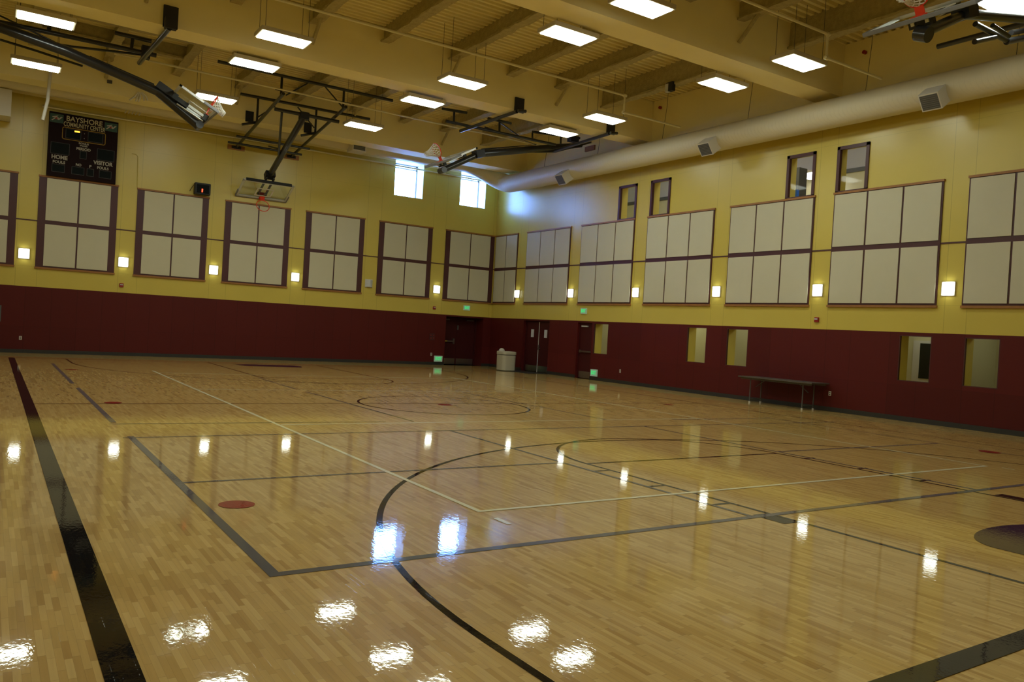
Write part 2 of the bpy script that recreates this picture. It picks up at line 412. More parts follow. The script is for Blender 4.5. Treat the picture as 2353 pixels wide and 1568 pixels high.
# girders across the gym
GZ = 8.26
GIRD = [(-2.28, -1.50), (-9.80, -9.02), (-17.02, -16.24), (-24.3, -23.5)]
for i, (a, b) in enumerate(GIRD):
    g = struct(MB().box((XL, a, GZ - (0.03 if i == 0 else 0)), (-0.10, b, DECK), M['tan']).build('ceiling_girder'))
# fireproofed joists between girders, along y
BAYS = [(-9.02, -2.28), (-16.24, -9.80), (-23.5, -17.02), (YF, -24.3)]
JX = [-2.28, -4.12, -5.88, -7.86, -9.92, -11.90, -13.86, -15.83, -17.8, -19.75]
rj = random.Random(3)
for bi, (ya, yb) in enumerate(BAYS):
    for ji, x in enumerate(JX):
        zb = 8.97 if ji == 0 else 9.20
        mb = MB(); n = 26; w = 0.13; tk = 0.05
        # I profile swept along y with rough, lumpy spray
        rings = []
        for k in range(n+1):
            yy = ya + (yb-ya)*k/n
            j = lambda s=0.018: rj.uniform(-s, s)
            ring = [(x-w+j(), zb+j()), (x+w+j(), zb+j()), (x+w+j(), zb+tk+j()), (x+0.045+j(), zb+tk+0.02+j()), (x+0.045+j(), DECK+0.07),
                    (x-0.045+j(), DECK+0.07), (x-0.045+j(), zb+tk+0.02+j()), (x-w+j(), zb+tk+j())]
            kx = len(mb.v); mb.v += [(a, yy, c) for a, c in ring]; rings.append(kx)
        mi = mb.m(M['fire'])
        for a, b in zip(rings, rings[1:]):
            for q in range(8): mb.f.append((a+q, a+(q+1) % 8, b+(q+1) % 8, b+q)); mb.mi.append(mi)
        jo = struct(mb.build('ceiling_joist'))
        if ji % 2 == 1:        # kicker brace down to the girder behind
            br = MB(); e = Vector((x, yb-0.55, zb+0.02)); f = Vector((x-0.02, yb-0.02, zb-0.52)); f.z = max(f.z, GZ+0.1)
            br.tube([e, f], 0.05, M['fire'], n=6); br.build('brace', parent=jo)
# cross joists in the bay over the left backstop
for (xa, xb, yy) in ((-17.8, -13.9, -5.9), (-17.8, -13.9, -4.1)):
    mb = MB().box((xa, yy-0.11, 9.22), (xb, yy+0.11, 9.28), M['fire']).box((xa, yy-0.04, 9.28), (xb, yy+0.04, DECK+0.02), M['fire'])
    struct(mb.build('ceiling_joist'))

# baseboards
def bb(name, segs, axis):
    mb = MB()
    for a, b in segs:
        if axis == 0: mb.box((a, -0.014, 0), (b, 0, 0.115), M['base'])
        else: mb.box((-0.014, a, 0), (0, b, 0.115), M['base'])
    struct(mb.build(name))
bb('baseboard_back', [(XL, -2.25), (-0.39, 0)], 0)
bb('baseboard_right', [(YF, -7.10), (-6.23, -4.42), (-2.58, 0)], 1)
struct(MB().box((XL, YF, 0), (XL+0.014, 0, 0.115), M['base']).build('baseboard_left'))
# dark picture rail joining the panel frames at mid height
struct(MB().box((XL, -0.02, 4.265), (0, 0, 4.30), M['maroon']).build('trim_2'))
struct(MB().box((-0.02, YF, 4.24), (0, 0, 4.275), M['maroon']).build('trim_3'))

# rooms seen through the right wall's windows
struct(MB().box((0.4, YF, -0.15), (2.6, 0.7, 0.0), M['floor']).build('floor_corridor'))
cw = MB().box((2.3, YF, 0), (2.5, 0.7, 2.9), M['corr'])
for yy in (-10.9, -12.95, -20.12, -6.9): cw.box((0.4, yy, 0), (2.3, yy+0.12, 2.9), M['corr'])
struct(cw.build('wall_corridor'))
struct(MB().box((0.4, YF, 2.75), (2.5, 0.7, 2.95), M['white']).build('ceiling_corridor'))
struct(MB().box((-2.6, 1.5, 0), (0.1, 1.6, 2.9), M['corr']).box((-2.6, 0.7, -0.15), (0.1, 1.6, 0), M['base']).box((-2.6, 0.7, 2.15), (0.1, 1.6, 2.9), M['corr']).build('wall_door_backing'))  # unseen box added behind the back door to keep sky light out
struct(MB().box((-2.7, 0.7, -0.15), (-2.6, 1.6, 2.9), M['corr']).box((0.1, 0.7, -0.15), (0.2, 1.6, 2.9), M['corr']).build('wall_door_backing_side'))  # sides of the added box that blocks the sky light
struct(MB().box((0.4, YF, 5.0), (7.2, 0.7, 5.2), M['corr']).build('floor_upper'))
zb_ = PX(7.0, 1970, 391).z
uw = MB().box((7.0, YF, 5.2), (7.2, 0.7, zb_-0.06), M['corr']).box((6.94, YF, zb_-0.06), (7.2, 0.7, zb_+0.08), M['grille']).box((7.0, YF, zb_+0.08), (7.2, 0.7, 9.9), M['lilac'])
uw.box((0.4, 0.6, 5.2), (7.2, 0.7, 9.9), M['corr']).box((0.4, YF, 5.2), (7.2, YF-0.1, 9.9), M['corr'])
struct(uw.build('wall_upper'))
cw2 = MB().box((0.4, 0.6, 0), (2.5, 0.7, 2.9), M['corr']).box((0.4, YF, 0), (2.5, YF-0.1, 2.9), M['corr'])
struct(cw2.build('wall_corridor_end'))
struct(MB().box((0.4, YF, 9.7), (7.2, 0.7, 9.9), M['lilac']).build('ceiling_upper'))
for yy in (-7.9, -9.6, -11.7, -12.5, -13.9, -15.6, -18.6, -21.4):  # glow panels added to brighten the corridor behind the low windows
    tg = thing('corridor_fill', None, None, (1.5, yy, 2.7)); tg['kind'] = 'structure'; tg.name = 'trim_fill'
    MB().box((1.1, yy-0.3, 2.72), (1.7, yy+0.3, 2.75), M['corr_fill']).build('diffuser', parent=tg, org=(1.5, yy, 2.7))

# ------------------------------------------------------------------ windows
wn = 0
for (a, b, z0, z1) in BACK_WIN:
    wn += 1
    r = thing('window_%d' % wn, None, None, ((a+b)/2, 0.66, z0), kind='structure'); O = r.location.copy()
    f = MB(); y0, y1 = 0.62, 0.68
    for (p, q) in (((a, z0), (a+0.05, z1)), ((b-0.05, z0), (b, z1)), ((a, z0), (b, z0+0.05)), ((a, z1-0.05), (b, z1)), ((a, 8.10), (b, 8.15))):
        f.box((p[0], y0, p[1]), (q[0], y1, q[1]), M['alu'])
    f.build('window_frame', parent=r, org=O)
    MB().box((a+0.04, 0.645, z0+0.04), (b-0.04, 0.655, z1-0.04), M['glass']).build('pane', parent=r, org=O)
for (a, b) in UPW:
    wn += 1
    r = thing('window_%d' % wn, None, None, (0, (a+b)/2, 5.71), kind='structure'); O = r.location.copy()
    f = MB(); z0, z1, t = 5.71, 6.97, 0.085
    for (p, q) in (((a, z0), (a+t, z1)), ((b-t, z0), (b, z1)), ((a, z0), (b, z0+t)), ((a, z1-t), (b, z1))):
        f.box((-0.035, p[0], p[1]), (0.06, q[0], q[1]), M['maroon'])
    f.build('window_frame', parent=r, org=O)
    MB().box((0.02, a+t, z0+t), (0.03, b-t, z1-t), M['glass']).build('pane', parent=r, org=O)
for (a, b) in LOWW:
    wn += 1
    r = thing('window_%d' % wn, None, None, (0, (a+b)/2, 0.965), kind='structure'); O = r.location.copy()
    f = MB(); z0, z1, t = 0.965, 2.075, 0.02
    for (p, q) in (((a, z0), (a+t, z1)), ((b-t, z0), (b, z1)), ((a, z0), (b, z0+t)), ((a, z1-t), (b, z1))):
        f.box((0.0, p[0], p[1]), (0.06, q[0], q[1]), M['maroon'])
    f.build('window_frame', parent=r, org=O)
    MB().box((0.03, a+t, z0+t), (0.04, b-t, z1-t), M['glass']).build('pane', parent=r, org=O)
# a door beyond the fourth low window, dark window in it
r = thing('door_4', None, None, (2.3, -18.1, 0), kind='structure')
MB().box((2.2, -19.6, 0.9), (2.3, -18.05, 2.0), M['white']).box((2.18, -19.5, 1.0), (2.2, -18.25, 1.93), M['dark_glass']).build('door_panel', parent=r, org=r.location)
# upper room: a column and a blue pipe seen through the third upper window
pc = PX(3.4, 1837, 388); struct(MB().box((3.2, pc.y-0.16, 5.2), (3.6, pc.y+0.16, pc.z), M['grille']).build('trim_column'))
pp = PX(2.05, 1831, 437)
tag(MB().box((2.0, pp.y-0.05, 5.2), (2.1, pp.y+0.05, pp.z), M['blue']).build('exercise_post', org=(2.05, pp.y, 5.2)), 'bright blue upright post glimpsed inside the third upper window', 'post')
ul = thing('upper_room_light', 'lit ceiling panel glimpsed through the third upper window', 'light', PX(6.3, 1868, 405))
q_ = PX(6.3, 1868, 405)
MB().box((q_.x-0.55, q_.y-0.55, q_.z+0.02), (q_.x+0.55, q_.y+0.55, q_.z+0.1), M['fixture']).build('housing', parent=ul, org=q_)
MB().box((q_.x-0.5, q_.y-0.5, q_.z), (q_.x+0.5, q_.y+0.5, q_.z+0.019), M['upper_lamp_fill']).build('diffuser', parent=ul, org=q_)
for yy in (-4.0, -8.0, -12.5, -17.5):  # added glow panels, kept out of sight, that brighten the upper room
    l = thing('trim_upper_fill', None, None, (1.8, yy, 9.6), kind='structure')
    MB().box((1.0, yy-1.0, 9.6), (2.6, yy+1.0, 9.68), M['upper_lamp_fill']).build('diffuser', parent=l, org=l.location)

# ------------------------------------------------------------------ doors
d1 = thing('door_1', None, None, (-1.32, 0.62, 0), kind='structure'); O = d1.location.copy()
xm = -1.37
for s, (a, b) in enumerate(((-2.23, xm-0.003), (xm+0.003, -0.46))):
    lf = MB().box((a, 0.60, 0.01), (b, 0.645, 2.05), M['maroon_door']).build('door_leaf', parent=d1, org=O)
    MB().box((a+0.03, 0.592, 0.01), (b-0.03, 0.60, 0.27), M['steel']).build('kick_plate', parent=lf, org=O)
    MB().box((a+0.1 if s == 0 else b-0.45, 0.54, 1.94), (a+0.45 if s == 0 else b-0.1, 0.60, 1.99), M['grille']).build('door_closer', parent=lf, org=O)
pb = MB().box((-2.21, 0.52, 0.99), (-1.50, 0.56, 1.05), M['steel']).box((-2.20, 0.55, 0.97), (-2.12, 0.60, 1.08), M['steel']).box((-1.56, 0.55, 0.90), (-1.48, 0.60, 1.14), M['steel'])
pb.build('panic_bar', parent=d1, org=O)
MB().box((-2.06, 0.517, 1.0), (-1.85, 0.521, 1.045), M['yellow_tag']).build('bar_label', parent=d1, org=O)
MB().box((-1.36, 0.575, 1.53), (-1.30, 0.60, 1.73), M['grille']).build('latch_plate', parent=d1, org=O)
MB().box((-2.18, 0.585, 1.60), (-1.95, 0.60, 1.62), M['grille']).build('push_plate', parent=d1, org=O)
MB().box((-2.25, 0.56, 0), (-2.22, 0.69, 2.09), M['maroon_door']).box((-0.47, 0.56, 0), (-0.39, 0.69, 2.09), M['maroon_door']).box((-2.25, 0.56, 2.05), (-0.39, 0.69, 2.09), M['maroon_door']).build('door_frame', parent=d1, org=O)

d2 = thing('door_2', None, None, (0.16, -3.5, 0), kind='structure'); O = d2.location.copy()
for (a, b, pa) in ((-3.515, -2.62, -3.05), (-4.40, -3.525, -3.98)):
    lf = MB().box((0.15, a, 0.01), (0.195, b, 2.05), M['maroon_door']).build('door_leaf', parent=d2, org=O)
    MB().box((0.142, a+0.04, 0.02), (0.15, b-0.04, 0.27), M['steel']).build('kick_plate', parent=lf, org=O)
    MB().box((0.146, pa-0.10, 1.42), (0.15, pa+0.10, 1.74), M['paper']).build('paper_notice', parent=lf, org=O)
MB().box((0.135, -3.535, 0.01), (0.15, -3.505, 2.05), M['alu']).build('astragal', parent=d2, org=O)
MB().box((0.12, -3.60, 0.93), (0.15, -3.54, 1.12), M['steel']).box((0.08, -3.72, 0.96), (0.10, -3.56, 0.99), M['steel']).build('door_handle', parent=d2, org=O)
MB().box((0.12, -2.62, 0), (0.24, -2.58, 2.09), M['maroon_door']).box((0.12, -4.42, 0), (0.24, -4.40, 2.09), M['maroon_door']).box((0.12, -4.42, 2.05), (0.24, -2.58, 2.09), M['maroon_door']).build('door_frame', parent=d2, org=O)

d3 = thing('door_3', None, None, (0.12, -6.66, 0), kind='structure'); O = d3.location.copy()
lf = MB().box((0.11, -7.07, 0.01), (0.155, -6.27, 2.05), M['maroon_door']).build('door_leaf', parent=d3, org=O)
MB().box((0.102, -7.03, 0.02), (0.11, -6.31, 0.27), M['steel']).build('kick_plate', parent=lf, org=O)
MB().box((0.04, -6.75, 1.93), (0.11, -6.40, 1.98), M['alu']).build('door_closer', parent=lf, org=O)
MB().box((0.03, -7.04, 0.98), (0.07, -6.36, 1.04), M['steel']).box((0.06, -6.40, 0.96), (0.11, -6.33, 1.07), M['steel']).build('panic_bar', parent=lf, org=O)
MB().box((0.08, -6.27, 0), (0.2, -6.23, 2.09), M['maroon_door']).box((0.08, -7.10, 0), (0.2, -7.07, 2.09), M['maroon_door']).box((0.08, -7.10, 2.05), (0.2, -6.23, 2.09), M['maroon_door']).build('door_frame', parent=d3, org=O)
tag(MB().box((-1.0, -4.5, 0.0), (-0.015, -2.5, 0.012), M['base']).build('floor_mat', org=(-0.5, -3.5, 0)), 'thin dark mat on the floor before the right-hand double doors', 'mat')

# ------------------------------------------------------------------ acoustic panel frames
ZB, ZM0, ZM1, ZP = 2.80, 4.22, 4.30, 5.745
def frame_thing(wall, a, b, cols, side, lab, grp, outer=None, topcap=True):
    """a<b along the wall; cols = panel columns; side = width of the maroon stiles"""
    mid = (a+b)/2
    loc = (mid, -0.02, ZB) if wall == 'b' else (-0.02, mid, ZB)
    r = thing('acoustic_panel_frame', lab, 'wall panel', loc, grp); O = r.location.copy()
    def bx(mb, a0, a1, z0, z1, d0, d1, mt):
        if wall == 'b': mb.box((a0, -d1, z0), (a1, -d0, z1), mt)
        else: mb.box((-d1, a0, z0), (-d0, a1, z1), mt)
        return mb
    bx(MB(), a, b, ZB, ZP, 0.0, 0.03, M['maroon']).build('backing_frame', parent=r, org=O)
    bx(MB(), a-0.02, b+0.02, ZB-0.055, ZB, 0.0, 0.055, M['wood_trim']).build('sill_strip', parent=r, org=O)
    bx(MB(), a-0.02, b+0.02, ZP-0.035, ZP+0.02, 0.0, 0.055, M['wood_trim']).build('top_strip', parent=r, org=O)
    ia, ib = a+side[0], b-side[1]; g = 0.05; wcol = (ib-ia-g*(cols-1))/cols
    for c in range(cols):
        p0 = ia+c*(wcol+g)
        for (z0, z1) in ((ZB+0.05, ZM0-0.02), (ZM1+0.03, ZP-0.055)):
            bx(MB(), p0, p0+wcol, z0, z1, 0.025, 0.05, M['panel']).build('fabric_panel', parent=r, org=O)
    return r
gb = 'acoustic panel frames along the back wall'; gr = 'acoustic panel frames along the right wall'
FB = [(-20.34, -17.96, 'beige acoustic panel frame on back wall cut by the left edge of the photo'),
      (-17.38, -15.08, 'beige acoustic panel frame on back wall directly under the scoreboard'),
      (-14.48, -12.14, 'beige acoustic panel frame on back wall with the black timer above its right end'),
      (-11.56, -9.18, 'beige acoustic panel frame on back wall behind the lowered hoop'),
      (-8.57, -6.18, 'beige acoustic panel frame on back wall between the lowered hoop and the unlit sconce'),
      (-5.54, -3.14, 'beige acoustic panel frame on back wall under the left daylight window'),
      (-2.50, -0.075, 'beige acoustic panel frame on back wall reaching the room corner, above the far double door')]
for a, b, l in FB:
    frame_thing('b', a, b, 2, (0.22, 0.22), l, gb)
FR = [(-1.83, -0.08, 2, 'narrow two-column acoustic panel frame on right wall beside the room corner'),
      (-5.49, -2.52, 3, 'acoustic panel frame on right wall above the right-hand double doors'),
      (-9.12, -6.16, 3, 'acoustic panel frame on right wall under the farthest upper window'),
      (-12.76, -9.77, 3, 'acoustic panel frame on right wall under the second upper window from the corner'),
      (-16.33, -13.40, 3, 'acoustic panel frame on right wall under the upper window with the blue post'),
      (-19.83, -16.93, 3, 'acoustic panel frame on right wall under the nearest upper window'),
      (-23.40, -20.42, 3, 'acoustic panel frame on right wall cut by the right edge of the photo')]
for a, b, c, l in FR:
    frame_thing('r', a, b, c, (0.04, 0.04), l, gr)

# ------------------------------------------------------------------ wall sconces
def sconce(wall, p, lit, lab):
    loc = (p, -0.0, 3.19) if wall == 'b' else (0.0, p, 3.19)
    r = thing('wall_sconce', lab, 'wall light', loc, 'square wall sconces' if lit else None); O = r.location.copy()
    w, h, n = 0.145, 0.145, 8
    mb = MB()
    rows = []
    for i in range(n+1):
        a = -w + 2*w*i/n; bulge = 0.10*(1-(a/w)**2)+0.035
        rows.append((a, bulge))
    hh = h*0.96
    def P(a, d, z): return (p+a, -d, 3.19+z) if wall == 'b' else (-d, p+a, 3.19+z)
    mt = M['sconce'] if lit else M['paper']
    for (a0, d0), (a1, d1) in zip(rows, rows[1:]):
        mb.face([P(a0, d0, -hh), P(a1, d1, -hh), P(a1, d1, hh), P(a0, d0, hh)], mt)
        mb.face([P(a0, 0.03, -hh), P(a1, 0.03, -hh), P(a1, d1, -hh), P(a0, d0, -hh)], mt)
        mb.face([P(a0, 0.03, hh), P(a1, 0.03, hh), P(a1, d1, hh), P(a0, d0, hh)], mt)
    for s in (0, -1):
        a, d = rows[s]; mb.face([P(a, 0.03, -hh), P(a, d, -hh), P(a, d, hh), P(a, 0.03, hh)], mt)
    mb.build('diffuser', parent=r, org=O)
    b = MB()
    if wall == 'b': b.box((p-w-0.012, -0.03, 3.19-h-0.02), (p+w+0.012, 0, 3.19+h+0.02), M['white'])
    else: b.box((-0.03, p-w-0.012, 3.19-h-0.02), (0, p+w+0.012, 3.19+h+0.02), M['white'])
    b.build('back_plate', parent=r, org=O)
for p, lit, l in ((-17.70, 1, 'lit square wall sconce left of the scoreboard, nearest the left edge'),
                  (-14.81, 1, 'lit square wall sconce right of the panel frame under the scoreboard'),
                  (-11.86, 1, 'lit square wall sconce just left of the frame behind the lowered hoop'),
                  (-8.87, 1, 'lit square wall sconce just right of the frame behind the lowered hoop'),
                  (-5.87, 0, 'grey unlit square sconce on the back wall, the only dark one'),
                  (-2.80, 1, 'lit square wall sconce on back wall nearest the far corner')):
    sconce('b', p, lit, l)
for p, l in ((-2.01, 'lit square sconce on right wall nearest the room corner'),
             (-5.71, 'second lit square sconce on right wall counting from the room corner'),
             (-9.37, 'third lit square sconce on right wall counting from the room corner'),
             (-13.02, 'fourth lit square sconce on right wall counting from the corner'),
             (-16.59, 'lit square sconce on right wall straight above the red alarm box'),
             (-20.09, 'lit square sconce on right wall nearest the right edge of the photo')):
    sconce('r', p, 1, l)

# ------------------------------------------------------------------ exit signs, alarms, outlets, plates
def exit_sign(wall, p, z, w, h, lab):
    loc = (p, 0, z) if wall == 'b' else (0, p, z)
    r = thing('exit_sign', lab, 'exit sign', loc, 'green exit signs'); O = r.location.copy()
    b = MB()
    if wall == 'b':
        b.box((p-w/2, -0.05, z-h/2), (p+w/2, 0, z+h/2), M['sign_face']).build('sign_box', parent=r, org=O)
        put_text('lettering', 'EXIT', h*0.75, (0, -0.051, 0), r, M['sign_green'], '-y', 0.006, width=w*0.76)
    else:
        b.box((-0.05, p-w/2, z-h/2), (0, p+w/2, z+h/2), M['sign_face']).build('sign_box', parent=r, org=O)
        put_text('lettering', 'EXIT', h*0.75, (-0.051, 0, 0), r, M['sign_green'], '-x', 0.006, width=w*0.76)
exit_sign('b', -1.29, 2.50, 0.31, 0.21, 'green lit exit sign on yellow wall above the back double door')
exit_sign('b', -2.54, 0.26, 0.38, 0.25, 'low green lit exit sign near the floor left of the back double door')
exit_sign('r', -6.57, 2.52, 0.33, 0.21, 'green lit exit sign on yellow wall above the single door')
exit_sign('r', -7.38, 0.27, 0.36, 0.25, 'low green lit exit sign near the floor right of the single door')
def strobe(wall, p, lab):
    z = 2.40; loc = (p, 0, z) if wall == 'b' else (0, p, z)
    r = thing('fire_alarm_strobe', lab, 'fire alarm', loc, 'red fire alarm strobes'); O = r.location.copy()
    if wall == 'b':
        MB().box((p-0.065, -0.045, z-0.065), (p+0.065, 0, z+0.065), M['red_box']).build('housing', parent=r, org=O, bevel=0.008)
        MB().box((p-0.045, -0.062, z+0.002), (p+0.045, -0.045, z+0.035), M['paper']).build('lens', parent=r, org=O)
    else:
        MB().box((-0.045, p-0.065, z-0.065), (0, p+0.065, z+0.065), M['red_box']).build('housing', parent=r, org=O, bevel=0.008)
        MB().box((-0.062, p-0.045, z+0.002), (-0.045, p+0.045, z+0.035), M['paper']).build('lens', parent=r, org=O)
strobe('b', -14.83, 'red fire alarm strobe on back wall below and right of the scoreboard')
strobe('b', -2.86, 'red fire alarm strobe on back wall near the far corner')
strobe('r', -16.62, 'red fire alarm strobe on right wall above the folding table')
def outlet(wall, p, z, lab):
    loc = (p, 0, z) if wall == 'b' else (0, p, z)
    r = thing('power_outlet', lab, 'outlet', loc, 'white wall outlets'); O = r.location.copy()
    if wall == 'b':
        MB().box((p-0.037, -0.008, z-0.06), (p+0.037, 0, z+0.06), M['white']).build('cover_plate', parent=r, org=O)
        for dz in (-0.025, 0.025): MB().box((p-0.016, -0.0115, z+dz-0.014), (p+0.016, -0.008, z+dz+0.014), M['score_edge']).build('socket', parent=r, org=O)
    else:
        MB().box((-0.008, p-0.037, z-0.06), (0, p+0.037, z+0.06), M['white']).build('cover_plate', parent=r, org=O)
        for dz in (-0.025, 0.025): MB().box((-0.0115, p-0.016, z+dz-0.014), (-0.008, p+0.016, z+dz+0.014), M['score_edge']).build('socket', parent=r, org=O)
outlet('b', -17.68, 0.48, 'white power outlet low on maroon back wall near the left edge')
outlet('b', -2.87, 0.44, 'white power outlet beside the low exit sign on the back wall')
outlet('r', -8.79, 0.44, 'white power outlet on right wall between the low exit sign and the table')
outlet('r', -17.15, 0.47, 'white power outlet just right of the folding table')
r = thing('cover_plate', 'faint maroon-painted wall plate left of the back double door', 'plate', (-2.87, 0, 1.17)); O = r.location.copy()
MB().box((-3.0, -0.012, 1.04), (-2.76, 0, 1.32), M['maroon']).build('plate', parent=r, org=O)
for dx, dz in ((-0.07, 0.06), (0.06, 0.06), (-0.06, -0.06), (0.07, -0.05)):
    MB().box((-2.87+dx-0.02, -0.016, 1.18+dz-0.02), (-2.87+dx+0.02, -0.012, 1.18+dz+0.02), M['red_box']).build('key_switch', parent=r, org=O)
tag(MB().box((-18.62, -0.02, 0.98), (-18.235, 0, 1.50), M['grille']).build('wall_cabinet', org=(-18.4, 0, 1.2)), 'grey flush wall box at the extreme left edge on the maroon wall', 'box')

# ------------------------------------------------------------------ scoreboard and timer
sx0, sx1, sz0, sz1 = -17.20, -15.19, 5.765, 7.83
sb = thing('scoreboard', 'maroon electronic scoreboard with gold outlined clock high on the back wall', 'scoreboard', ((sx0+sx1)/2, 0, sz0)); O = sb.location.copy()
MB().box((sx0, -0.16, sz0), (sx1, 0, sz1), M['score_face']).build('cabinet', parent=sb, org=O, bevel=0.01)
def S(u, v):     # board coordinates 0..1 from top left
    return (sx0+(sx1-sx0)*u, sz1-(sz1-sz0)*v)
def window(u0, v0, u1, v1, name='digit_window'):
    (a, c), (b, d) = S(u0, v0), S(u1, v1)
    o = MB().box((a-0.012, -0.166, d-0.012), (b+0.012, -0.16, c+0.012), M['score_edge']).box((a, -0.170, d), (b, -0.166, c), M['score_black']).build(name, parent=sb, org=O)
    return o
def stext(t, u, v, wdt, hgt, mt, bold=0.004):
    x, z = S(u, v)
    return put_text('lettering', t, hgt*1.38, (x-O.x, -0.165, z-O.z), sb, mt, '-y', bold, width=wdt)
SW = sx1-sx0
stext('BAYSHORE', 0.50, 0.075, 0.52*SW, 0.165, M['score_letters'], 0.003)
stext('COMMUNITY CENTER', 0.505, 0.165, 0.60*SW, 0.150, M['score_letters'], 0.002)
window(0.245, 0.235, 0.455, 0.375); window(0.565, 0.235, 0.775, 0.375)
g = MB()    # gold rounded outline
pts = []
(a, c), (b, d) = S(0.195, 0.215), S(0.815, 0.40); rr = 0.05
for cx_, cz_, a0 in ((b-rr, c-rr, 0), (a+rr, c-rr, 90), (a+rr, d+rr, 180), (b-rr, d+rr, 270)):
    for k in range(6):
        t = math.radians(a0+k*18); pts.append((cx_+rr*math.cos(t), -0.165, cz_+rr*math.sin(t)))
g.tube(pts, 0.011, M['score_gold'], n=6, closed=True); g.build('clock_outline', parent=sb, org=O)
(a, c), (b, d) = S(0.365, 0.245), S(0.44, 0.268)
MB().box((a, -0.176, d), (b, -0.170, c), M['led_orange']).build('lit_segment', parent=sb, org=O)
for v in (0.27, 0.345):
    x, z = S(0.508, v); MB().tube([(x, -0.160, z), (x, -0.170, z)], 0.013, M['score_grey'], n=8).build('colon_dot', parent=sb, org=O)
stext('BONUS', 0.505, 0.432, 0.145*SW, 0.055, M['score_grey'], 0.002)
stext('POSS', 0.505, 0.468, 0.11*SW, 0.05, M['score_grey'], 0.002)
stext('PERIOD', 0.505, 0.520, 0.205*SW, 0.085, M['score_grey'], 0.004)
window(0.462, 0.555, 0.548, 0.665)
window(0.045, 0.475, 0.30, 0.645); window(0.71, 0.475, 0.955, 0.645)
stext('HOME', 0.17, 0.70, 0.225*SW, 0.125, M['score_grey'], 0.006); stext('FOULS', 0.165, 0.775, 0.175*SW, 0.085, M['score_grey'], 0.004)
stext('VISITOR', 0.80, 0.70, 0.29*SW, 0.125, M['score_grey'], 0.006); stext('FOULS', 0.80, 0.775, 0.17*SW, 0.085, M['score_grey'], 0.004)
window(0.075, 0.815, 0.245, 0.925); window(0.755, 0.815, 0.925, 0.925)
stext('NO', 0.445, 0.775, 0.08*SW, 0.08, M['score_grey'], 0.004); stext('F', 0.615, 0.775, 0.03*SW, 0.08, M['score_grey'], 0.004)
window(0.355, 0.815, 0.525, 0.925); window(0.575, 0.815, 0.665, 0.925)
for u0 in (0.01, 0.795):
    (a, c), (b, d) = S(u0, 0.03), S(u0+0.19, 0.165)
    lp = MB().box((a, -0.166, d), (b, -0.16, c), M['logo_green']).build('sponsor_panel', parent=sb, org=O)
    w_, h_ = b-a, c-d
    def L(u, v): return (a+w_*u, -0.170, d+h_*v)
    MB().face([L(.12, .28), L(.2, .22), L(.55, .62), L(.6, .8), L(.15, .66), L(.2, .55), L(.4, .6)], M['score_grey']).__class__ if False else None
    k = MB(); k.face([L(.10, .22), L(.20, .18), L(.48, .58), L(.62, .84), L(.16, .64), L(.20, .54), L(.38, .60)], M['score_grey'])
    k.face([L(.52, .40), L(.66, .30), L(.94, .72), L(.80, .74), L(.66, .50), L(.60, .66), L(.52, .62)], M['score_grey'])
    k.build('swoosh_mark', parent=sb, org=O)
    cx_, _, cz_ = L(.47, .47); MB().tube([(cx_, -0.1705, cz_), (cx_, -0.1725, cz_)], 0.032, M['logo_red'], n=14).build('red_dot', parent=sb, org=O)

tm = thing('shot_timer', 'small black timer box showing one red digit above a panel frame', 'timer', (-12.42, -0.02, 5.80)); O = tm.location.copy()
MB().box((-12.69, -0.30, 5.80), (-12.16, -0.06, 6.20), M['black_dull']).build('case', parent=tm, org=O, bevel=0.02)
MB().box((-12.63, -0.306, 5.84), (-12.22, -0.30, 6.14), M['score_black']).build('display', parent=tm, org=O)
MB().tube([(-12.45, -0.31, 5.875), (-12.445, -0.31, 5.99)], [0.020, 0.024], M['led_red'], n=10).build('lit_digit', parent=tm, org=O, smooth=True)
MB().tube([(-12.62, -0.12, 6.20), (-12.70, -0.10, 6.12), (-12.80, -0.04, 5.93), (-12.80, 0.0, 5.90)], 0.010, M['black_dull'], n=6).build('cord', parent=tm, org=O)
MB().box((-12.60, -0.06, 5.9), (-12.25, 0, 6.1), M['black_dull']).build('bracket', parent=tm, org=O)
tag(MB().tube([(-14.72, -0.012, 6.89), (-14.60, -0.012, 6.90), (-14.53, -0.012, 6.83), (-14.50, -0.012, 5.78)], 0.012, M['yel_b'], n=6).build('wall_conduit', org=(-14.5, 0, 5.8)), 'yellow painted conduit running down right of the scoreboard', 'conduit')

